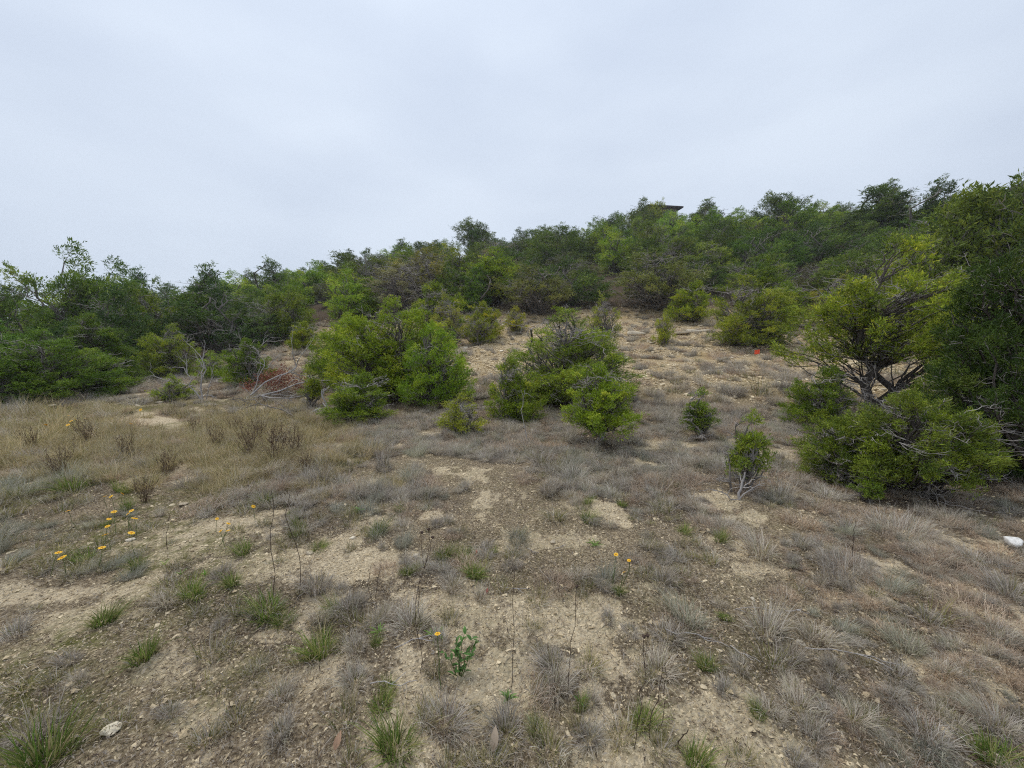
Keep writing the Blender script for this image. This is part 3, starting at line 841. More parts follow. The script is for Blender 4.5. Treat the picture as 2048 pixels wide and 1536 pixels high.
# foreground and middle trees that the photograph lets one single out
T(J_BIG, 775, 812, 590, 262, 'juniper_tree', 'large bright green rounded juniper in the middle of the clearing', dist=10.8, tint=(1.05, 1.05, 1))
T(J_BIG2, 862, 812, 645, 160, 'juniper_tree', 'bright green juniper forming the right shoulder of the large rounded juniper', dist=9.6, tint=(.95, 1.1, 1))
T(J_LOOSE2, 728, 838, 738, 150, 'juniper_bush', 'low dark green juniper bush sprawling before the large rounded juniper', tint=(.8, .85, .9))
T(J_BIG2, 690, 760, 640, 130, 'juniper_tree', 'green juniper forming the left shoulder of the large rounded juniper', dist=12.2, tint=(.9, .95, .9))
T(J_LOOSE, 1122, 845, 606, 262, 'juniper_tree', 'tall loose green juniper with grey inner twigs beside the bare slope', dist=9.6, tint=(.95, 1, 1))
T(J_LOOSE2, 1193, 885, 742, 156, 'juniper_bush', 'bright green juniper bush with pale bare roots at the slope foot', tint=(1.05, 1.08, 1), sink=-.16)
T(J_LOOSE2, 1020, 842, 705, 116, 'juniper_bush', 'grey-stemmed green juniper bush between the two tall junipers', tint=(.95, .95, .9))
T(J_SMALL, 1085, 800, 742, 80, 'juniper_bush', 'small green juniper tucked under the tall loose juniper', dist=9.2, tint=(.9, 1, 1))
T(J_SMALL, 920, 868, 782, 108, 'juniper_bush', 'small yellow green juniper bush standing alone in grey grass', tint=(1.0, .95, .9))
T(J_SAP, 1408, 880, 776, 86, 'juniper_sapling', 'crooked dark juniper sapling on the stony slope', tint=(.9, .95, .9), tilt=(0, .12))
T(J_SAP, 1484, 985, 818, 92, 'juniper_sapling', 'slender juniper sapling on a bare pale stem before the slope', tint=(1.1, 1.1, 1))
T(J_RIGHT, 1815, 985, 762, 310, 'juniper_bush', 'broad many-stemmed juniper bush on the near right', tint=(.8, .82, .85))
T(J_LOOSE2, 1680, 965, 830, 150, 'juniper_bush', 'feathery green juniper hugging the left side of the broad right bush', tint=(.68, .72, .8))
T(J_BIG2, 1905, 930, 700, 190, 'juniper_bush', 'upright green juniper between the broad right bush and the dark edge tree', dist=5.6, tint=(.58, .62, .7))
T(J_LOOSE2, 1662, 915, 722, 130, 'juniper_bush', 'dark green juniper left of the forked trunk', dist=6.8, tint=(.74, .8, .8))
T(J_FORK, 1742, 815, 478, 310, 'juniper_tree', 'open juniper tree with a dark forked trunk', dist=7.6, rz=.4, tint=(1.15, 1.12, 1))
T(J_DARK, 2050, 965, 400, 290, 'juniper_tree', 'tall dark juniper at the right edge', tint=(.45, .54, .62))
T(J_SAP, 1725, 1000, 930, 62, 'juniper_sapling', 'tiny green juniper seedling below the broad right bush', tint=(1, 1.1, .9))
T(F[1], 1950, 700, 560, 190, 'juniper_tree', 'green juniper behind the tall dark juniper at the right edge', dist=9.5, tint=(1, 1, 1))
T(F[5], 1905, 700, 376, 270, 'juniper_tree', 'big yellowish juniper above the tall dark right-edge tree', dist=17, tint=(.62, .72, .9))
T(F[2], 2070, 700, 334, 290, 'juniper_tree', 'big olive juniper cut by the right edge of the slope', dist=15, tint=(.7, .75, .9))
T(F[5], 1810, 660, 478, 170, 'juniper_tree', 'yellow green juniper behind the forked-trunk tree', dist=16, tint=(.82, .9, .9))
T(J_LOOSE, 1490, 690, 545, 172, 'juniper_tree', 'wide low-branched juniper at the top of the bare slope', tint=(1.05, 1, .9))
T(J_LOOSE2, 1385, 662, 560, 100, 'juniper_tree', 'yellow green juniper beside the wide low-branched one', dist=24, tint=(1.15, 1.1, .9))
T(J_SMALL, 1328, 692, 620, 48, 'juniper_sapling', 'spindly yellow green sapling at the top of the bare slope', tint=(1.15, 1.1, .9))
T(J_TWIG, 1662, 660, 545, 90, 'juniper_bush', 'twiggy yellowish juniper at the upper right of the bare slope', dist=19, tint=(1.3, 1.25, .8))
T(J_TWIG, 900, 692, 585, 78, 'juniper_bush', 'grey dome-shaped twiggy juniper with yellow top', dist=18.5, tint=(1.35, 1.4, .8))
T(J_SMALL, 958, 690, 622, 70, 'juniper_bush', 'small dark juniper on pale rock behind the middle trees', tint=(.8, .8, .8))
T(J_LOOSE2, 965, 672, 600, 84, 'juniper_bush', 'yellow green juniper above the pale rock patch', dist=21, tint=(1.2, 1.0, .9))
T(J_TWIG, 1205, 668, 586, 66, 'juniper_bush', 'yellow topped twiggy juniper behind the tall loose juniper', dist=16, tint=(1.3, 1.45, .7))
T(J_LOOSE2, 500, 772, 672, 100, 'juniper_bush', 'dark green shrub with grey dead top behind the red-leaved branch', tint=(.72, .8, .8))
T(J_SMALL, 350, 800, 745, 66, 'juniper_bush', 'low green juniper under the white dead shrub', tint=(.9, 1, .9))
T(J_SMALL, 425, 770, 700, 70, 'juniper_bush', 'green juniper bush just right of the white dead shrub', dist=14, tint=(.85, 1, .9))
T(J_SMALL, 660, 735, 700, 50, 'juniper_bush', 'tiny green juniper on the stony left slope', tint=(.95, 1, .9))
T(J_SAP, 620, 815, 735, 50, 'juniper_sapling', 'thin leaning sapling beside the grey log', tint=(1.2, 1.1, .8))
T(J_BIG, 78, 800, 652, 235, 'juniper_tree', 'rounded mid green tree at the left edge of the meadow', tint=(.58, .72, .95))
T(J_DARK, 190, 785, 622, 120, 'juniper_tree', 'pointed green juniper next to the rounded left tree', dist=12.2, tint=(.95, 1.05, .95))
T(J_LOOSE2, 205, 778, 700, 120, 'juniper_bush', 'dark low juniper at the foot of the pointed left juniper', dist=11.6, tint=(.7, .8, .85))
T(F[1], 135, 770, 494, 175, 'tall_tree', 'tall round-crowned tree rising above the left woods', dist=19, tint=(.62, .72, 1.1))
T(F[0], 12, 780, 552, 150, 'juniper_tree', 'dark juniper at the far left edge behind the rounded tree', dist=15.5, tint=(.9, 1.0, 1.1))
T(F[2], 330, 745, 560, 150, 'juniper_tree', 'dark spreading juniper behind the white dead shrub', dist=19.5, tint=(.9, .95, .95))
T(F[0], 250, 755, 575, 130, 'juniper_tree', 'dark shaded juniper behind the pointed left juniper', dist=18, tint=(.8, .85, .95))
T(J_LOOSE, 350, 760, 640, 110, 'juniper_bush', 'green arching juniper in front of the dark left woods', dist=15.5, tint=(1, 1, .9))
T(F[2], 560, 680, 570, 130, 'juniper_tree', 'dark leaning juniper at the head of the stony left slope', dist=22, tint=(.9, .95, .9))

T(J_LOOSE2, 610, 690, 640, 70, 'juniper_bush', 'yellow green juniper bush at the top of the stony left slope', dist=19, tint=(1.1, 1, .8))
T(J_SMALL, 1030, 650, 612, 60, 'juniper_bush', 'yellow green bush below the wide grey twiggy juniper', dist=22, tint=(1.2, 1.05, .8))
T(J_LOOSE2, 1560, 655, 560, 110, 'juniper_tree', 'thin-stemmed juniper right of the wide low-branched one', dist=22, tint=(.9, .95, .9))
T(J_LOOSE2, 870, 640, 560, 120, 'juniper_tree', 'green juniper behind the right shoulder of the large rounded juniper', dist=22, tint=(.95, .95, .9))
T(F[1], 1000, 600, 505, 150, 'juniper_tree', 'bright green juniper rising straight behind the pale rock patch', dist=31, tint=(.9, .95, .9))
T(F[4], 1070, 640, 530, 150, 'juniper_tree', 'wide grey twiggy juniper above the tall loose juniper', dist=27.5, tint=(.9, .95, .9))
T(F[4], 835, 620, 490, 165, 'juniper_tree', 'wide grey twiggy juniper behind the large rounded juniper top', dist=31, tint=(1.1, 1.05, .9))
T(F[4], 1310, 625, 500, 190, 'juniper_tree', 'grey-branched spreading juniper above the spindly sapling', dist=27.5, tint=(.9, 1, .9))
T(F[5], 1304, 440, 402, 50, 'juniper_tree', 'light yellow green bush in front of the hilltop house', dist=78, tint=(1.2, 1.2, 1))
T(F[0], 1264, 440, 404, 100, 'juniper_tree', 'dark bush hiding the left end of the hilltop house', dist=77, tint=(.9, .9, 1))
T(F[3], 1400, 450, 398, 70, 'juniper_tree', 'spiky pointed juniper on the skyline right of the hilltop house', dist=60, tint=(.8, .85, .9))
T(F[6], 960, 480, 452, 110, 'tall_tree', 'dark open-branched tree standing out on the middle skyline', dist=72, tint=(.75, .8, .95))
T(F[6], 1560, 470, 388, 110, 'tall_tree', 'dark flat-topped tree on the skyline above the bare slope', dist=50, tint=(.7, .75, .85))
T(F[3], 1720, 470, 376, 120, 'juniper_tree', 'tall dark juniper cluster on the right skyline', dist=40, tint=(.7, .78, .85))
# hillside woods
rg = np.random.default_rng(33)
cand = []
ZONES = [(-900, 330, 'behind the left meadow'), (330, 640, 'above the red-leaved branch'), (640, 960, 'behind the large rounded juniper'), (960, 1280, 'behind the tall loose juniper'),
         (1280, 1700, 'above the bare slope'), (1700, 4000, 'above the forked-trunk juniper')]
placed = []
def try_place(u, dist, minsep):
    P = at(u, dist)
    for (x, y, r) in T_:
        if (x - P[0]) ** 2 + (y - P[1]) ** 2 < (r * .55 + minsep * .5) ** 2: return False
    for (x, y) in placed:
        if (x - P[0]) ** 2 + (y - P[1]) ** 2 < minsep ** 2: return False
    placed.append((P[0], P[1])); cand.append((u, dist, P)); return True
for k in range(9000):
    u = rg.uniform(-130, 2180)
    tl = np.interp(u, TREELINE_U, TREELINE_Y)
    far = np.interp(u, [-100, 200, 450, 700, 1024, 1300, 1650, 2048], [30, 40, 70, 80, 82, 80, 64, 46])
    dist = math.sqrt(rg.uniform((tl + .5) ** 2, far ** 2))
    sep = 2.7 if dist < tl + 4 else 3.3 + .022 * dist
    try_place(u, dist, sep)
for (u, dist, P) in cand:
    tl = np.interp(u, TREELINE_U, TREELINE_Y); far = np.interp(u, [-100, 200, 450, 700, 1024, 1300, 1650, 2048], [30, 40, 70, 80, 82, 80, 64, 46])
    f = (dist - tl) / (far - tl)
    if f < .22: p = [.24, .26, .20, .05, .12, .11, .0, .02]
    elif f < .75: p = [.36, .32, .14, .07, .03, .04, .03, .01]
    else: p = [.46, .22, .12, .03, .03, .04, .03, .07]
    if u < 480: p = [.50, .16, .18, .08, .05, 0, .03, 0]
    p = np.array(p) / sum(p)
    kd = int(rg.choice(8, p=p))
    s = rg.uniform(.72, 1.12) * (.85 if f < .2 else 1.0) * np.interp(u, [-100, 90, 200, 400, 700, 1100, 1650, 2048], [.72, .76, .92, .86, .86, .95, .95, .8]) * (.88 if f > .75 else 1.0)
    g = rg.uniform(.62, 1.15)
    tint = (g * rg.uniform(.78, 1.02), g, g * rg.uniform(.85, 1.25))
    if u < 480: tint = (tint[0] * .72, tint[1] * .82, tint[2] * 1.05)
    zone = [z[2] for z in ZONES if z[0] <= u < z[1]][0]
    row = 'in the first row' if f < .2 else ('midway uphill' if f < .75 else 'on the skyline')
    cat = 'tree'
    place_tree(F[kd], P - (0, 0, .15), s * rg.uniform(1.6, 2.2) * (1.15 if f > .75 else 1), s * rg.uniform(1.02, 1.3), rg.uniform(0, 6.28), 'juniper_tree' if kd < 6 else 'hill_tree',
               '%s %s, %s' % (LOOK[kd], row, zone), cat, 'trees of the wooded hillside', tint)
print('hill trees', len(cand))

# contact shade under the single trees, painted into the soil as dark needle duff
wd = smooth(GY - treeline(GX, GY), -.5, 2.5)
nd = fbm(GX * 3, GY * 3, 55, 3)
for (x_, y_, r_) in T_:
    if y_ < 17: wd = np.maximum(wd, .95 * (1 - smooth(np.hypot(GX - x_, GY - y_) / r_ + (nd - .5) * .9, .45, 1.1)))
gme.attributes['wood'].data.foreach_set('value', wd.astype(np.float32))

# ------------------------------------------------------------------ rocks
ROCK = [hull_mesh('rock', 400 + i, 16, (.42, .3, .55, .38, .62, .25)[i], M_STONE, 1) for i in range(6)]
LAND = []        # (x, y, phrase) that other labels lean on
def rock(u, v, w, h, label, kind=None, group=None, land=None, rz=None, big=1.0):
    P = hit(u, v); f = P[1]; kd = int(rng.integers(0, 6)) if kind is None else kind
    a = w * f / FPX / 2 * 1.1; hh = max(h * f / FPX * .5, a * .22) / (.42, .3, .55, .38, .62, .25)[kd]
    o = obj('rock', ROCK[kd])
    o.location = P + (0, 0, hh * (.42, .3, .55, .38, .62, .25)[kd] * .35); o.scale = (a, a * rng.uniform(.6, .9), hh); o.rotation_euler = (rng.normal(0, .08), rng.normal(0, .08), rng.uniform(-.5, .5) if rz is None else rz)
    tag(o, label, 'rock', group)
    if land: LAND.append((P[0], P[1], land))
    return o
rk = rock(222, 1466, 56, 12, 'flat cream limestone rock lying on litter, nearest of all rocks', 5, land='the cream flat rock', rz=.5); rk.data = rk.data.copy(); rk.data.materials[0] = mat_plain('cream_limestone', (.60, .53, .40), .9, .3, 7); rk.location.z += .012
rock(260, 1081, 26, 9, 'small flat white rock among the yellow flowers', 3, land='the white rock among flowers')
rk = rock(2026, 1100, 50, 26, 'bright white rock in dry grass at the right edge', 1, land='the bright white rock'); rk.data = rk.data.copy(); rk.data.materials[0] = M_WHITE; rk.location.z += .05
rock(366, 1010, 24, 8, 'thin pale rock at the edge of the mossy patch', 5, land='the thin pale rock')
rock(832, 1114, 20, 13, 'rounded pale stone beside blue grey tufts', 0, land='the rounded pale stone')
rock(1105, 1086, 16, 11, 'small tan stone by the pale forked stick', 2)
rock(972, 922, 11, 8, 'small round pale stone before the grey grass domes', 4, land='the round stone')
rock(1055, 935, 9, 5, 'tiny white stone right of the grey grass domes', 2)
rock(705, 1078, 18, 9, 'low tan stone near the dark dry stalks', 3)
rock(620, 1107, 26, 9, 'flat tan stone left of the bare gravel patch', 5)
rock(690, 1450, 16, 11, 'small tan stone at the lower left', 2)
rock(1600, 1287, 28, 8, 'thin cream stone beside the right-hand sticks', 5, land='the thin cream stone')
rock(1505, 1200, 15, 9, 'small cream stone near the grey right tufts', 1)
rock(1230, 704, 22, 10, 'pale stone behind the tall loose juniper', 0)
rock(1302, 698, 20, 9, 'grey white rock beneath the spindly sapling', 0)
rock(1468, 797, 15, 12, 'rounded pale boulder by the crooked sapling', 4)
rock(1460, 826, 12, 8, 'small pale boulder below the crooked sapling', 2)
rock(1535, 672, 15, 11, 'squat pale boulder on the upper ledge', 4)
rock(1538, 662, 14, 7, 'flat boulder behind the squat one on the upper ledge', 3)
rock(1500, 670, 24, 6, 'thin overhanging slab under the wide low-branched juniper', 5)
for k, (u, v, w, h) in enumerate([(1360, 668, 40, 5), (1385, 664, 44, 6), (1412, 663, 34, 6), (1270, 670, 60, 4), (1580, 668, 34, 5), (1600, 655, 44, 5), (1632, 661, 34, 7), (1560, 650, 30, 4), (1620, 645, 40, 4)]):
    rock(u, v, w, h, 'grey limestone ledge slab on the upper slope', 5, 'limestone slabs of the upper ledge')
for k, (u, v, w, h) in enumerate([(945, 678, 30, 6), (975, 683, 26, 6), (985, 672, 18, 5), (925, 690, 20, 6)]):
    rock(u, v, w, h, 'whitish bedrock slab behind the large rounded juniper', 5, 'bedrock slabs behind the middle trees')
for k, (u, v, w, h) in enumerate([(22, 818, 34, 8), (60, 828, 28, 8), (5, 840, 22, 7), (318, 806, 18, 7), (275, 812, 16, 5), (105, 812, 20, 6)]):
    rock(u, v, w, h, 'pale weathered rock before the left woods', None, 'rocks before the left woods')
rr_ = np.random.default_rng(81)
n_ = 0
while n_ < 150:
    u = rr_.uniform(560, 1960); v = rr_.uniform(640, 900)
    P = hit(u, v)
    if P[1] > treeline(P[0], P[1]) or rr_.uniform() > slope_soil(P[0], P[1]): continue
    w = rr_.uniform(8, 20)
    rock(u, v, w, w * .45, '%s pale stone %s' % ('large' if w > 14 else 'small', ['left of the large rounded juniper', 'between the middle junipers', 'by the crooked sapling', 'near the orange flag', 'around the forked trunk'][int(np.searchsorted([760, 1230, 1450, 1640], u))] + (', high up' if v < 720 else '')), None, 'loose stones of the gravelly slope'); n_ += 1

# ------------------------------------------------------------------ yellow flowers
def petal_mesh():
    V = []; Fq = []
    n = 9
    for k in range(n):
        a = k / n * 2 * math.pi; da = .30
        for (r, w, z) in ((.30, .5, .05), (.68, 1.0, .10), (1.0, .72, .02)):
            for s in (-1, 0, 1): V.append((math.cos(a + s * da * w) * r, math.sin(a + s * da * w) * r, z - .05 * abs(s)))
        o = k * 9
        for r in range(2):
            for s in range(2): Fq.append((o + r * 3 + s, o + r * 3 + s + 1, o + r * 3 + s + 4, o + r * 3 + s + 3))
    return build_mesh('petals', np.array(V), [np.array(Fq)], M_PETAL, smooth=True)
def disc_mesh():
    bm = bmesh.new(); bmesh.ops.create_uvsphere(bm, u_segments=10, v_segments=6, radius=.36)
    for v in bm.verts: v.co.z = v.co.z * .5 + .06
    me = bpy.data.meshes.new('flower_disc'); bm.to_mesh(me); bm.free(); me.materials.append(M_DISC); return me
PETALS, DISC = petal_mesh(), disc_mesh()
def flower(u, v, h, d, label, group=None):
    P = hit(u, v, h)
    e = obj('yellow_flower', None); e.location = P; e.empty_display_size = .05
    tag(e, label, 'flower', group)
    t = Tubes(); lean = rng.normal(0, .03, 2)
    t.add(wig(rng, (lean[0], lean[1], -.03), (0, 0, h), 6, .06), .0028, .0020, 4)
    obj('stem', t.mesh('stem', M_FSTEM), e)
    tilt = (rng.normal(.2, .4), rng.normal(0, .4), rng.uniform(0, 6.28)); fs = rng.uniform(.32, .48); fw = rng.uniform(.75, 1)
    for nm, me in (('petals', PETALS), ('flower_disc', DISC)):
        c = obj(nm, me, e); c.location = (0, 0, h); c.scale = (d * fs, d * fs * fw, d * fs); c.rotation_euler = tilt
    return e
FL = []
for (u, v) in [(210, 993), (222, 993), (245, 988), (228, 1024), (256, 1028), (263, 1022), (218, 1038), (215, 1053), (269, 1037), (211, 1070), (263, 1066), (204, 1095)]:
    FL.append(flower(u, v, rng.uniform(.12, .2), .05, 'yellow flower in the cluster around the white rock', 'yellow flowers on the left'))
FL.append(flower(136, 1022, .2, .055, 'lone yellow flower left of the flower cluster', 'yellow flowers on the left'))
for (u, v) in [(117, 1105), (124, 1115)]:
    FL.append(flower(u, v, .16, .05, 'yellow flower of the close pair at the far left', 'yellow flowers on the left'))
flower(507, 1013, .13, .045, 'single yellow flower by a green tuft above the bare patch', 'yellow flowers on the left')
for (u, v) in [(441, 1062), (456, 1062), (457, 1047), (434, 1038)]:
    FL.append(flower(u, v, .12, .042, 'yellow flower on the pale bare patch', 'yellow flowers on the left'))
for (u, v) in [(137, 832), (142, 842), (136, 850), (150, 838), (172, 838), (92, 850), (262, 848), (281, 820)]:
    FL.append(flower(u, v, .2, .075, 'small far yellow flower before the left woods', 'far yellow flowers of the meadow'))
flower(875, 1268, .26, .040, 'yellow flower nearest the camera beside the leafy green plant')
FL.append(flower(1232, 1109, .2, .034, 'yellow flower above the blue grey tuft', 'three yellow flowers on the right'))
FL.append(flower(1258, 1121, .2, .034, 'yellow flower above the blue grey tuft', 'three yellow flowers on the right'))
FL.append(flower(1248, 1145, .17, .036, 'ragged yellow flower beside the blue grey tuft', 'three yellow flowers on the right'))
for u, v, ph in ((240, 1030, 'the flower cluster'), (120, 1110, 'the far-left flower pair'), (447, 1055, 'the four bare-patch flowers'), (875, 1300, 'the nearest flower'), (1248, 1145, 'the three right-hand flowers'), (507, 1018, 'the single flower')):
    P = hit(u, v); LAND.append((P[0], P[1], ph))

# ------------------------------------------------------------------ dark dry stalks with seed heads
def head_mesh(seed):
    rg = np.random.default_rng(seed); bm = bmesh.new()
    bmesh.ops.create_icosphere(bm, subdivisions=2, radius=1)
    for v in bm.verts: v.co *= rg.uniform(.75, 1.3); v.co.z *= .9
    me = bpy.data.meshes.new('seed_head'); bm.to_mesh(me); bm.free(); me.materials.append(M_STALK); return me
HEADS = [head_mesh(i) for i in range(3)]
def stalk(ub, vb, ut, vt, label, heads=0, r=.0013, group='dark dry flower stalks', branch=0):
    P = hit(ub, vb); f = P[1] * CP - (P[2] - CAM_H) * SP
    dx = (ut - ub) * f / FPX; hh = (vb - vt) * f / FPX * 1.03
    e = obj('dry_stalk', None); e.location = P; e.empty_display_size = .05
    tag(e, label, 'stalk', group)
    t = Tubes(); L = wig(rng, (0, 0, -.02), (dx, rng.normal(0, .04), hh), 9, .06)
    t.add(L, r * 1.2, r * .8, 5)
    for k in range(5):
        p = L[rng.integers(1, 8)]; t.add(wig(rng, p, p + np.array([rng.normal(0, .012), rng.normal(0, .01), .012]), 3, .1), .0012, .0006, 3)
    tips = [L[-1]]
    for k in range(heads - 1):
        p = L[-3]; q = L[-1] + np.array([(.022, -.02, .03)[k % 3] * (1 + .3 * k), rng.normal(0, .015), rng.uniform(-.035, -.005)])
        t.add(wig(rng, p, q, 4, .08), r * .8, r * .6, 4); tips.append(q)
    obj('stem', t.mesh('stem', M_STALK), e)
    for k, q in enumerate(tips[:heads]):
        c = obj('seed_head', HEADS[k % 3], e); c.location = q; c.scale = (.0068,) * 3
    LAND.append((P[0], P[1], 'a dry stalk'))
    return e
stalk(838, 1345, 868, 1045, 'tall dark stalk with three seed heads above the nearest flower', 3)
stalk(1136, 1410, 1150, 1168, 'straight dark stalk with one seed head before the bare sand patch', 1)
stalk(1020, 1385, 1030, 1130, 'straight dark stalk rising from a green rosette')
stalk(1266, 1500, 1277, 1258, 'dark stalk with seed head at lower right of the sand patch', 2)
stalk(1300, 1480, 1308, 1305, 'short dark stalk beside the lower-right seed head stalk')
stalk(1318, 1470, 1322, 1322, 'thin dark stalk, last of the lower-right trio')
stalk(545, 1205, 548, 985, 'thin dark stalk left of the pale bare patch edge', r=.0018)
stalk(595, 1200, 590, 975, 'thin dark stalk on the right of the left pair', r=.0018)
stalk(755, 1235, 752, 1145, 'short dark stalk above the green rosette', r=.0016)
stalk(740, 1205, 743, 1130, 'short dark stalk on the pale gravel', r=.0015)
stalk(842, 1250, 841, 1155, 'thin stalk left of the sandy patch', r=.0015)
stalk(335, 1100, 337, 1030, 'dark stalk beside the flower cluster', r=.002)
stalk(1355, 1495, 1362, 1430, 'leaning brown stalk at the bottom right', r=.002)
stalk(1708, 1120, 1706, 1040, 'dark stalk rising from a broad grey tuft', r=.002)
stalk(1207, 1010, 1205, 985, 'short dark stalk in the middle grass', r=.002)

# ------------------------------------------------------------------ broad-leaved green plants
def leaf_mesh(name, w, fold, col, seg=4):
    V = []; Fq = []
    for k in range(seg + 1):
        t = k / seg; ww = w * math.sin(min(1, t * 1.02 + .05) * math.pi) ** .75 * (1 - .25 * t) if k < seg else .0
        z = .22 * math.sin(t * 1.9) - .18 * t * t
        for s in (-1, 0, 1): V.append((t, s * ww / 2, z + fold * abs(s) * ww))
    for k in range(seg):
        for s in range(2): Fq.append((k * 3 + s, k * 3 + s + 1, k * 3 + s + 4, k * 3 + s + 3))
    return build_mesh(name, np.array(V), [np.array(Fq)], M_FORB, np.tile(np.array(col), (len(V), 1)), smooth=True)
LEAF_R = leaf_mesh('leaf', .26, .25, (.17, .27, .075)); LEAF_B = leaf_mesh('leaf', .48, .15, (.10, .20, .05)); LEAF_N = leaf_mesh('leaf', .12, .3, (.16, .27, .05))
def rosette(u, v, w, n, up, label, mesh=LEAF_R, tint=(1, 1, 1), group=None):
    P = hit(u, v); L = w * P[1] / FPX * .62
    e = obj('green_plant', None); e.location = P; e.empty_display_size = .05
    tag(e, label, 'plant', group)
    for k in range(n):
        c = obj('leaf', mesh, e); s = L * rng.uniform(.65, 1.1)
        c.scale = (s, s, s); c.rotation_euler = Euler((rng.normal(0, .2), -up * rng.uniform(.3, 1.2), k / n * 6.28 + rng.uniform(-.4, .4)))
        g = rng.uniform(.8, 1.2); c.color = (tint[0] * g, tint[1] * g, tint[2] * g, 1)
    LAND.append((P[0], P[1], 'a green rosette'))
    return e
rosette(1015, 1402, 46, 11, .9, 'green leafy rosette at the foot of a straight dry stalk')
rosette(758, 1268, 44, 12, .7, 'green rosette left of the nearest yellow flower', LEAF_N)
rosette(1130, 1195, 16, 5, 1.1, 'tiny green sprout on the bare sand patch')
rosette(1160, 1408, 40, 12, .8, 'dull green narrow-leaved plant right of the rosette', LEAF_N, (.8, .85, 1.1))
rosette(1190, 1092, 34, 11, .5, 'flat green rosette left of the middle tufts', LEAF_N)
rosette(720, 1025, 26, 8, .8, 'bright green sprout in a blue grey tuft', LEAF_R, (1.1, 1.3, .9))
rosette(362, 1150, 26, 8, .6, 'small green rosette on the left litter', LEAF_N)
rosette(410, 1152, 20, 6, .9, 'bright green sprout near the dark green left tufts', LEAF_R, (1.1, 1.3, .8))
rosette(870, 1275, 50, 14, .55, 'narrow-leaved green plant under the nearest yellow flower', LEAF_N, (.9, .95, .8))
rosette(330, 1130, 22, 8, .8, 'light green sprout beside the dark green left tuft', LEAF_N, (1.3, 1.3, .8))
def forb(u, v, hpx, label):
    P = hit(u, v); H = hpx * P[1] / FPX * 1.15
    e = obj('leafy_plant', None); e.location = P; e.empty_display_size = .05; tag(e, label, 'plant')
    t = Tubes()
    for k in range(7):
        a = rng.uniform(0, 6.28); q = np.array([math.cos(a) * H * .42, math.sin(a) * H * .3, H * rng.uniform(.55, 1)])
        L = wig(rng, (0, 0, -.01), q, 6, .1, .05); t.add(L, .0022, .0012, 4)
        for j in range(9):
            p = L[rng.integers(1, 6)] + rng.normal(0, .004, 3)
            c = obj('leaf', LEAF_B, e); c.location = p; s = H * rng.uniform(.13, .24); c.scale = (s,) * 3
            c.rotation_euler = (rng.normal(0, .4), rng.uniform(-.9, .2), rng.uniform(0, 6.28)); g = rng.uniform(.7, 1.25); c.color = (g, g, g, 1)
    obj('stem', t.mesh('stem', M_FSTEM), e)
    LAND.append((P[0], P[1], 'the leafy green plant'))
forb(920, 1352, 72, 'leafy bright green plant right of the nearest yellow flower')
def fallen_leaf(u, v, w, col, label):
    P = hit(u, v); me = leaf_mesh('fallen_leaf', .5, .12, col)
    o = obj('fallen_leaf', me); s = w * P[1] / FPX; o.location = P + (0, 0, .02); o.scale = (s,) * 3; o.rotation_euler = (.3, -.7, 1.4); tag(o, label, 'leaf')
fallen_leaf(985, 1512, 44, (.42, .33, .24), 'large pale brown dead leaf standing in the bottom grass')
fallen_leaf(952, 1113, 9, (.55, .16, .08), 'small orange red leaf on the soil behind the dry stalks')
fallen_leaf(973, 1194, 12, (.30, .06, .05), 'small dark red leaf on the soil left of the sand patch')
fallen_leaf(670, 1510, 34, (.45, .28, .18), 'reddish tan dead leaf at the bottom left')

# ------------------------------------------------------------------ dry weeds, dead wood
def weed_mesh(seed):
    rg = np.random.default_rng(seed); t = Tubes()
    for k in range(16):
        a = rg.uniform(0, 6.28); L = wig(rg, (rg.normal(0, .03), rg.normal(0, .03), -.02), (math.cos(a) * rg.uniform(.02, .2), math.sin(a) * rg.uniform(.02, .2), rg.uniform(.3, .5)), 6, .08)
        t.add(L, .003, .0018, 3)
        for j in range(9):
            p = L[rg.integers(1, 6)]; d = unit(rg.normal(0, .6, 3) + (0, 0, 1)); q = p + d * rg.uniform(.04, .13)
            t.add(wig(rg, p, q, 3, .1), .0022, .0013, 3)
            t.add(wig(rg, q, q + unit(rg.normal(0, 1, 3)) * .018, 2, 0), .004, .003, 3)
    return t.mesh('dry_weed', M_WEED)
WEEDS = [weed_mesh(500 + i) for i in range(3)]
for (u, v, h) in [(172, 892, 52), (120, 950, 56), (498, 912, 60), (545, 925, 74), (590, 915, 58), (330, 952, 50), (435, 895, 44), (70, 905, 46), (290, 1005, 50), (610, 945, 40), (390, 870, 36), (250, 915, 44), (520, 880, 44), (470, 868, 34)]:
    P = hit(u, v); o = obj('dry_weed', WEEDS[rng.integers(0, 3)]); s = h * P[1] / FPX / .48
    o.location = P; o.scale = (s * 1.2, s * 1.2, s); o.rotation_euler = (0, 0, rng.uniform(0, 6.28))
    tag(o, 'reddish brown dry twiggy weed in the left meadow', 'weed', 'dry weeds of the left meadow')

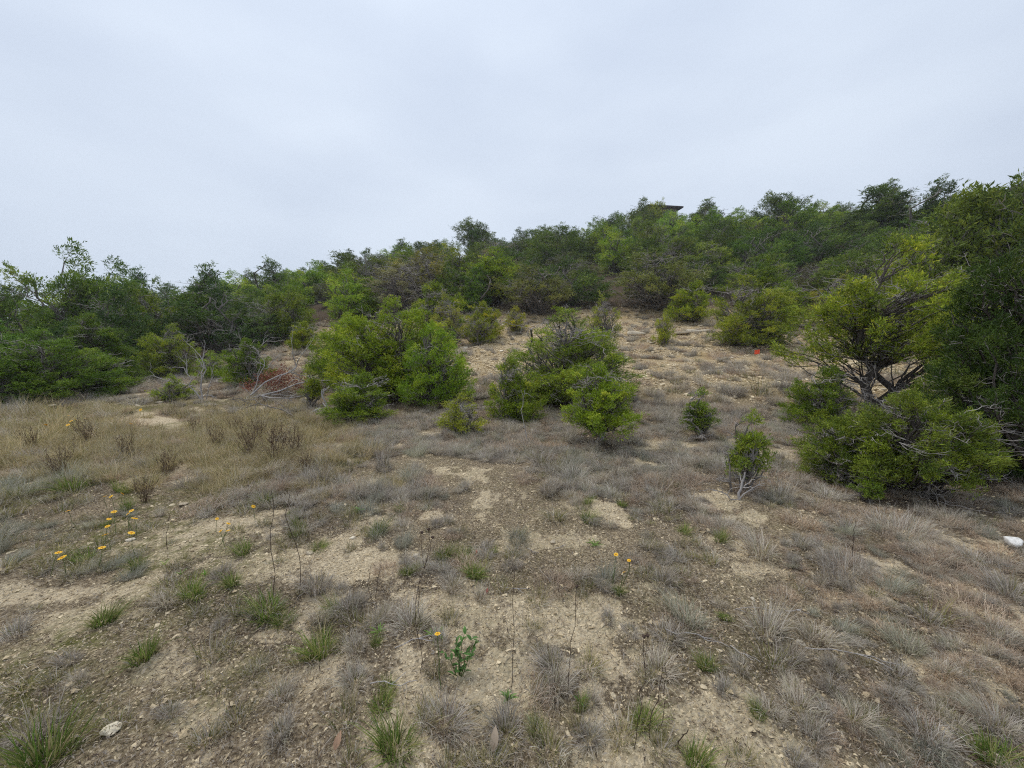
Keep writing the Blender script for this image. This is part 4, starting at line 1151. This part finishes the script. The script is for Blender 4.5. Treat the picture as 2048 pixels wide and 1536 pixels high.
def branchy(rg, t, a, d, L, r, depth, amp=.12, fan=.6, lift=.05):
    b = a + unit(d) * L
    P = wig(rg, a, b, 6, amp, lift); t.add(P, r, r * .45, 5 if r > .008 else 3)
    if depth == 0: return
    for k in range(4 if depth > 1 else 3):
        p = P[rg.integers(2, 6)]; branchy(rg, t, p, unit(d) + rg.normal(0, fan, 3), L * rg.uniform(.35, .6), r * .5, depth - 1, amp, fan, lift)
def dead_wood(name, u, v, label, cat, specs, mat=M_DEAD, seed=0, dist=None, land=None):
    """specs: (offset px, direction, length m, radius, depth)"""
    P = at(u, dist) if dist else hit(u, v); rg = np.random.default_rng(seed); t = Tubes()
    for (off, d, L, r, dep) in specs: branchy(rg, t, np.array(off, float), np.array(d, float), L, r, dep)
    e = obj(name, None); e.location = P; e.empty_display_size = .1; tag(e, label, cat)
    obj('branch', t.mesh('branch', mat), e)
    if land: LAND.append((P[0], P[1], land))
    return e
dead_wood('dead_shrub', 402, 800, 'bleached white dead shrub with upright bare branches', 'shrub',
          [((0, 0, 0), (-.45, 0, 1), .95, .018, 2), ((.05, 0, 0), (.02, .1, 1), 1.25, .02, 2), ((.1, .05, 0), (.3, 0, 1), .8, .013, 2), ((0, 0, .1), (.6, -.2, -.02), .5, .012, 1)], seed=3)
dead_wood('dead_shrub', 505, 770, 'grey dead twigs poking out of the dark shrub', 'shrub',
          [((0, 0, .5), (-.3, 0, 1), .9, .016, 2), ((.1, 0, .5), (.4, .1, 1), 1.0, .016, 2)], seed=5)
fb = dead_wood('fallen_branch', 500, 800, 'fallen pale branch with clusters of red dead leaves', 'branch',
               [((0, -.25, .03), (1, .05, .22), 2.4, .03, 2), ((0, -.2, .03), (.75, .1, .5), 1.6, .026, 2), ((0, -.1, .03), (.35, .1, .7), 1.0, .02, 2), ((.4, -.35, .05), (1, -.1, .08), 1.8, .02, 2), ((.1, 0, .03), (-.5, .2, .5), .5, .012, 1), ((.3, 0, .1), (1, -.3, .05), 1.1, .014, 1)], seed=7, land='the red-leaved branch')
rg = np.random.default_rng(9)
V = []; C_ = []
for c0 in ((.25, .3, .55), (.5, .35, .62), (.75, .3, .70), (.95, .3, .50), (1.15, .35, .42), (-.2, .25, .32), (.45, .3, .35), (.7, .25, .40)):
    n = 280
    v, _ = kites(rg, np.array(c0) + rg.normal(0, .12, (n, 3)), rg.normal(0, 1, (n, 3)), rg.uniform(.035, .08, n), rg.uniform(.014, .028, n))
    V.append(v); C_.append(np.repeat(np.array([(.30, .095, .06), (.20, .06, .045), (.38, .17, .10)])[rg.integers(0, 3, n)] * rg.uniform(.7, 1.2, (n, 1)), 4, 0))
V = np.concatenate(V)
ro = obj('red_leaves', build_mesh('red_leaves', V, [np.arange(len(V)).reshape(-1, 4)], M_FORB, np.concatenate(C_)), fb); ro['kind'] = 'stuff'
dead_wood('fallen_branch', 590, 838, 'dark fallen branch lying before the red-leaved one', 'branch', [((0, 0, .04), (-1, .25, .12), 1.3, .02, 2), ((0, 0, .04), (-.6, .3, .25), .7, .012, 1)], mat=M_BARK, seed=13)
dead_wood('log', 690, 836, 'grey weathered log left of the large rounded juniper', 'log', [((0, 0, .05), (-1, .35, .18), .72, .05, 1), ((-.45, .15, .12), (-.25, .1, 1), .5, .022, 1)], seed=15, land='the grey log')
dead_wood('bent_branch', 392, 780, 'long grey bent branch arching over the left grass', 'branch', [((0, 0, .1), (-1, .1, .22), 1.6, .016, 1), ((-1.5, .15, .42), (-1, 0, -.35), 1.0, .011, 2)], seed=17)
dead_wood('dead_branch', 1060, 886, 'slender pale curved branch standing in grey grass', 'branch', [((0, 0, 0), (-.28, .1, 1), .55, .009, 0), ((-.15, .05, .53), (.15, 0, 1), .35, .007, 1)], seed=19)
dead_wood('dead_branch', 1205, 880, 'pale dead branches hanging below the bright juniper bush', 'branch', [((0, -.05, .34), (-.35, -.2, -.9), .42, .010, 2), ((.05, -.05, .36), (.4, -.2, -.9), .42, .009, 2), ((0, 0, .0), (.1, 0, 1), .5, .03, 1)], seed=21)
dead_wood('dead_branch', 1478, 1000, 'pale bare branches at the foot of the slender sapling', 'branch', [((0, 0, 0), (-.9, -.1, .35), .32, .008, 1), ((0, 0, 0), (.6, -.1, .5), .3, .008, 1), ((0, 0, 0), (.15, 0, 1), .3, .014, 1)], seed=23)
dead_wood('dead_branch', 1620, 720, 'grey dead twigs low on the upper right slope', 'branch', [((0, 0, .05), (-.6, 0, .7), .9, .012, 2), ((0, 0, .05), (.2, 0, .9), .8, .012, 2)], seed=25)
dead_wood('dead_branch', 1900, 905, 'bleached branch caught in the broad right bush', 'branch', [((0, -.3, .35), (-1, -.2, .55), .45, .009, 1), ((.1, -.3, .2), (1, -.2, .25), .5, .007, 1)], seed=27)
for k, (u, v, dx, dy, L, lab) in enumerate([(1330, 1262, 1, -.5, .32, 'thin pale twig lying right of the sand patch'), (1390, 1225, 1, -.05, .5, 'long thin stick across the right litter'), (1570, 1225, 1, -.3, .12, 'short white stick between the grey right tufts'),
                                        (1460, 1295, .6, -.8, .14, 'white stick beside the olive tuft'), (1055, 1100, .5, -.8, .12, 'short white twig before the blue grey tuft'), (1110, 1100, 1, .5, .10, 'pale forked stick by a tan stone'),
                                        (790, 1300, 1, .4, .25, 'grey twig left of the nearest flower'), (740, 1372, 1, .05, .22, 'pale straight twig at the lower left'), (1610, 1300, 1, -.3, .4, 'dry stem lying beside the thin cream stone'), (1010, 1180, 1, -.1, .16, 'curved dark twig at the sand patch edge')]):
    P = hit(u, v); t = Tubes(); rg2 = np.random.default_rng(600 + k); d = unit(np.array([dx, dy, 0.]))
    Q = wig(rg2, (0, 0, .012), d * L + (0, 0, .018), 7, .08); t.add(Q, .0028, .0014, 5)
    t.add(wig(rg2, Q[3], Q[3] + unit(d + rg2.normal(0, .5, 3) * (1, 1, .3)) * L * .35, 4, .1), .003, .0015, 4)
    o = obj('stick', t.mesh('stick', M_DEAD)); o.location = P; tag(o, lab, 'stick')

# ------------------------------------------------------------------ marker flag
P = hit(1518, 724)
e = obj('marker_flag', None); e.location = P; e.empty_display_size = .05; tag(e, 'small orange red marker flag on a wire on the slope', 'flag')
t = Tubes(); t.add([(0, 0, -.02), (0, 0, .2), (.005, 0, .42)], .003, .003, 5); obj('wire', t.mesh('wire', M_WIRE), e)
bm = bmesh.new()
gx = 6
for s, off in ((0, .002), (1, -.002)):
    vs_ = [[bm.verts.new((.005 - i / gx * .17, off + .02 * math.sin(i * 1.3), .42 - j * .15 - .02 * i / gx)) for j in range(2)] for i in range(gx + 1)]
    for i in range(gx): bm.faces.new((vs_[i][0], vs_[i + 1][0], vs_[i + 1][1], vs_[i][1]))
me = bpy.data.meshes.new('flag_sheet'); bm.to_mesh(me); bm.free(); me.materials.append(M_FLAG); obj('flag_sheet', me, e)
LAND.append((P[0], P[1], 'the orange flag'))

# ------------------------------------------------------------------ houses on the hilltop
def box(bm, x0, x1, y0, y1, z0, z1):
    v = [bm.verts.new(p) for p in ((x0, y0, z0), (x1, y0, z0), (x1, y1, z0), (x0, y1, z0), (x0, y0, z1), (x1, y0, z1), (x1, y1, z1), (x0, y1, z1))]
    for f in ((0, 3, 2, 1), (4, 5, 6, 7), (0, 1, 5, 4), (1, 2, 6, 5), (2, 3, 7, 6), (3, 0, 4, 7)): bm.faces.new([v[i] for i in f])
def house(u, dist, w, d, vtop, label, roofmat, rise=.9, rz=0.0):
    P = at(u, dist)
    ztop = CAM_H + (690 - vtop) / FPX * dist
    hw = ztop - rise - P[2]
    e = obj('house', None); e.location = P; e.rotation_euler = (0, 0, rz); e.empty_display_size = 1; tag(e, label, 'house')
    def part(nm, mat, fn, par=e):
        bm = bmesh.new(); fn(bm); me = bpy.data.meshes.new(nm); bm.to_mesh(me); bm.free(); me.materials.append(mat); return obj(nm, me, par)
    part('wall', M_WALL, lambda bm: box(bm, -w / 2, w / 2, -d / 2, d / 2, -2, hw))
    def roof(bm):
        o = .9; a, b = w / 2 + o, d / 2 + o; r = w / 2 - d / 2 * .7
        q = [bm.verts.new(p) for p in ((-a, -b, hw), (a, -b, hw), (a, b, hw), (-a, b, hw), (-r, 0, hw + rise), (r, 0, hw + rise))]
        for f in ((0, 1, 5, 4), (1, 2, 5), (2, 3, 4, 5), (3, 0, 4), (3, 2, 1, 0)): bm.faces.new([q[i] for i in f])
    rf = part('roof', roofmat, roof)
    def fascia(bm):
        a, b = w / 2 + .93, d / 2 + .93
        box(bm, -a, a, -b, -b + .06, hw - .28, hw - .01); box(bm, -a, a, b - .06, b, hw - .28, hw - .01)
        box(bm, -a, -a + .06, -b + .06, b - .06, hw - .28, hw - .01); box(bm, a - .06, a, -b + .06, b - .06, hw - .28, hw - .01)
    part('fascia', M_FASCIA, fascia, rf)
    for k in (-1, 0, 1):
        part('window', M_GLASS, lambda bm: box(bm, k * w * .3 - .6, k * w * .3 + .6, -d / 2 - .03, -d / 2 + .05, hw - 2.2, hw - .8))
house(1300, 82, 5.6, 6, 426, 'low dark roofed house peeking over the hilltop trees', M_ROOF, 1.0, .15)
house(2095, 54, 9, 7, 352, 'blue grey roofed house at the far right skyline', M_ROOF2, 1.6, -.3)

# ------------------------------------------------------------------ countable grass tufts
for (u, v, ph) in ((775, 830, 'the large rounded juniper'), (1120, 838, 'the tall loose juniper'), (1193, 885, 'the bright juniper bush'), (920, 868, 'the small lone juniper'), (1408, 880, 'the crooked sapling'),
                   (1484, 985, 'the slender sapling'), (1800, 985, 'the broad right bush'), (1730, 830, 'the forked trunk'), (1490, 690, 'the wide low-branched juniper'), (78, 800, 'the rounded left tree'), (1130, 1235, 'the sand patch'),
                   (300, 850, 'the far sand strip'), (340, 1000, 'the mossy patch'), (402, 800, 'the white dead shrub'), (1440, 770, 'the ochre soil patch')):
    P = hit(u, v); LAND.append((P[0], P[1], ph))
TW = {'grey': (.135, 'grey'), 'blue': (.13, 'blue-grey'), 'pink': (.20, 'pinkish tan'), 'straw': (.20, 'straw-coloured'), 'green': (.125, 'green'), 'olive': (.13, 'olive')}
TUFTS = []
def tuft(u, v, w, kind, flat=1.0):
    P = hit(u, v); half = w * P[1] / FPX / 2; s = half / TW[kind][0]; mk = kind
    if half > .2 and kind in ('grey', 'blue', 'pink', 'straw'):
        mk = {'grey': 'greybig', 'blue': 'greybig', 'pink': 'pinkbig', 'straw': 'pinkbig'}[kind]; s = half / .34
    o = obj('grass_tuft', K[mk][rng.integers(0, len(K[mk]))])
    asp = rng.uniform(.75, 1.35); o.location = P; o.scale = (s * asp, s / asp, s * flat * rng.uniform(.95, 1.2) * (1.55 if P[1] > 8 else 1.0)); o.rotation_euler = (rng.normal(0, .06), rng.normal(0, .06), rng.uniform(0, 6.28))
    wid = 2 * half
    size = 'small' if wid < .22 else ('broad' if wid > .5 else 'rounded')
    c = min(LAND, key=lambda q: (q[0] - P[0]) ** 2 + (q[1] - P[1]) ** 2)
    dx, dy = P[0] - c[0], P[1] - c[1]
    rel = ('right of' if dx > 0 else 'left of') if abs(dx) > abs(dy) else ('behind' if dy > 0 else 'in front of')
    tag(o, '%s %s grass tuft %s %s' % (size, TW[kind][1], rel, c[2]), 'grass tuft', 'countable grass tufts of the clearing')
    TUFTS.append((P[0], P[1], wid / 2)); return o
for a in [(775, 910, 74, 'grey'), (832, 912, 56, 'blue'), (768, 938, 54, 'grey'), (905, 908, 72, 'grey'), (1002, 922, 62, 'grey'), (1085, 928, 56, 'grey'), (860, 990, 46, 'blue'), (735, 1028, 52, 'blue'), (755, 1072, 56, 'blue'),
          (806, 1090, 60, 'blue'), (882, 1112, 56, 'olive'), (915, 1106, 44, 'olive'), (1035, 1082, 66, 'blue'), (1040, 1068, 40, 'olive'), (1025, 1116, 54, 'olive'), (1098, 986, 60, 'grey'), (1142, 978, 52, 'grey'), (1120, 950, 76, 'grey'),
          (1112, 1036, 60, 'olive'), (1445, 1062, 96, 'grey'), (1440, 1082, 36, 'green'), (1522, 1108, 92, 'grey'), (1690, 1140, 150, 'grey'), (1782, 1180, 70, 'blue'), (1872, 1130, 130, 'pink'), (1795, 1066, 150, 'grey'), (1892, 1044, 96, 'grey'),
          (1600, 1046, 90, 'pink'), (1372, 1236, 104, 'blue'), (1424, 1330, 66, 'olive'), (1412, 1338, 46, 'green'), (1530, 1266, 96, 'grey'), (1632, 1278, 92, 'grey'), (1812, 1296, 90, 'blue'), (1862, 1240, 96, 'olive'), (1965, 1250, 190, 'pink'), (2010, 1330, 170, 'pink'),
          (1420, 1122, 54, 'olive'), (1365, 1150, 48, 'olive'), (1300, 1096, 54, 'olive'), (1515, 1432, 46, 'green'), (1622, 1462, 70, 'grey'), (1742, 1440, 76, 'olive'), (1855, 1478, 110, 'grey'), (1990, 1520, 110, 'green'), (1480, 1524, 84, 'olive'),
          (642, 1308, 84, 'green'), (600, 1318, 60, 'olive'), (752, 1290, 30, 'green'), (792, 1500, 120, 'green'), (700, 1530, 80, 'olive'), (1210, 1164, 64, 'blue'), (1236, 1186, 32, 'green'), (1075, 1204, 64, 'olive'), (906, 1176, 60, 'grey'), (872, 1345, 66, 'olive'),
          (1072, 1470, 60, 'olive'), (1100, 1506, 100, 'olive'), (1180, 1480, 80, 'grey'), (635, 1178, 84, 'grey'), (682, 1184, 40, 'grey'), (638, 1240, 54, 'grey'), (952, 1418, 34, 'olive'), (1076, 1300, 34, 'olive'), (960, 1200, 40, 'grey'),
          (206, 1246, 60, 'green'), (286, 1316, 78, 'green'), (382, 1190, 54, 'green'), (466, 1168, 48, 'green'), (278, 1134, 46, 'green'), (536, 1232, 84, 'green'), (90, 1530, 140, 'green'), (470, 1440, 96, 'olive'), (590, 1074, 34, 'green'), (190, 1058, 46, 'olive'),
          (530, 1008, 50, 'green'), (205, 1094, 60, 'olive'), (110, 1116, 60, 'olive'), (30, 1270, 70, 'grey'), (560, 1470, 80, 'grey'), (730, 1070, 40, 'olive'), (700, 1100, 40, 'olive'), (1175, 1008, 26, 'green'), (1300, 1352, 34, 'olive'), (1215, 1240, 40, 'grey'),
          (1280, 1000, 60, 'pink'), (1330, 1020, 66, 'olive'), (1560, 1000, 70, 'grey'), (1350, 915, 74, 'grey'), (1280, 872, 62, 'grey'), (1375, 740, 34, 'grey'), (1416, 742, 38, 'grey'), (1456, 744, 32, 'grey'), (1535, 748, 44, 'grey'),
          (1312, 752, 34, 'grey'), (1346, 760, 30, 'grey'), (1395, 764, 28, 'grey'), (1442, 786, 30, 'grey'), (1520, 790, 54, 'olive'), (1552, 806, 54, 'grey'), (1572, 760, 54, 'blue'), (1340, 846, 40, 'grey'), (1370, 858, 32, 'grey'), (1342, 874, 40, 'grey'),
          (1285, 824, 38, 'grey'), (1316, 810, 34, 'grey'), (1365, 820, 30, 'grey'), (1272, 738, 24, 'grey'), (1545, 880, 60, 'pink'), (1580, 885, 60, 'pink'), (880, 900, 50, 'pink'), (700, 880, 60, 'pink'), (760, 862, 70, 'pink'), (820, 845, 70, 'pink'), (690, 1440, 90, 'olive'), (842, 1446, 80, 'olive'), (985, 1524, 90, 'olive'), (1242, 1476, 90, 'olive'), (1322, 1506, 90, 'olive'), (1392, 1526, 80, 'green'), (900, 1534, 80, 'olive'), (762, 1416, 60, 'green'), (1182, 1408, 50, 'grey'), (562, 1396, 70, 'grey'), (412, 1486, 80, 'olive'), (342, 1428, 60, 'grey'), (1040, 880, 60, 'grey'), (1100, 890, 60, 'pink')]:
    tuft(*a)
rg = np.random.default_rng(91)
tries = 0
while len(TUFTS) < 300 and tries < 20000:
    tries += 1
    v = rg.uniform(650, 960) if rg.uniform() < .85 else rg.uniform(960, 1500); u = rg.uniform(20, 2030)
    P = hit(u, v)
    if P[1] > treeline(P[0], P[1]) - .5: continue
    ss = float(slope_soil(P[0], P[1])); bb = float(bare(P[0], P[1]))
    if bb > .5 or (v > 1090 and bb > .25): continue
    wm = rg.uniform(.25, .55) if P[1] > 5 else rg.uniform(.14, .30)
    if any((P[0] - x) ** 2 + (P[1] - y) ** 2 < (wm * .5 + r * .7) ** 2 for x, y, r in TUFTS): continue
    if any((P[0] - x) ** 2 + (P[1] - y) ** 2 < (r * .35) ** 2 for x, y, r in T_): continue
    kd = region_kind(rg, u, v, P[0], P[1])
    if kd in ('mat', 'sprig'): kd = 'grey' if v < 1000 else 'olive'
    tuft(u, v, wm * FPX / P[1], kd, .9)

# ------------------------------------------------------------------ labels that single each repeat out
ORD = ['first', 'second', 'third', 'fourth', 'fifth', 'sixth', 'seventh', 'eighth', 'ninth', 'tenth', 'eleventh', 'twelfth', 'thirteenth', 'fourteenth', 'fifteenth']
bpy.context.view_layer.update()
byl = {}
for o in COL.objects:
    if o.parent is None and 'category' in o.keys() and 'group' in o.keys(): byl.setdefault(o['label'], []).append(o)
for lab, os_ in byl.items():
    if len(os_) < 2: continue
    os_.sort(key=lambda o: o.location.x / max(o.location.y, .3))
    if len(os_) <= len(ORD):
        for k, o in enumerate(os_): o['label'] = '%s, %s from left' % (lab, ORD[k])
    else:
        for k, o in enumerate(os_):
            if k < len(ORD): o['label'] = '%s, %s from left' % (lab, ORD[k])
            elif len(os_) - 1 - k < len(ORD): o['label'] = '%s, %s from right' % (lab, ORD[len(os_) - 1 - k])

# ------------------------------------------------------------------ thin haze in the air
hz_top = max(max((o.matrix_world @ Vector(c)).z for c in o.bound_box) for o in COL.objects if o.type == 'MESH' and o.name not in ('grass', 'gravel', 'fallen_litter')) + 1.0
bm = bmesh.new(); box(bm, -225, 225, -225, 225, float(GZ.min()) - 1.0, hz_top)
me = bpy.data.meshes.new('haze'); bm.to_mesh(me); bm.free()
m, nt, out = newmat('thin_haze')
pv = N(nt, 'ShaderNodeVolumePrincipled'); pv.inputs['Color'].default_value = (.90, .94, 1.0, 1); pv.inputs['Density'].default_value = .0006
nt.links.new(pv.outputs[0], out.inputs['Volume'])
me.materials.append(m)
hz = obj('haze', me); tag(hz, 'thin pale haze in the air over the hillside', kind='stuff')
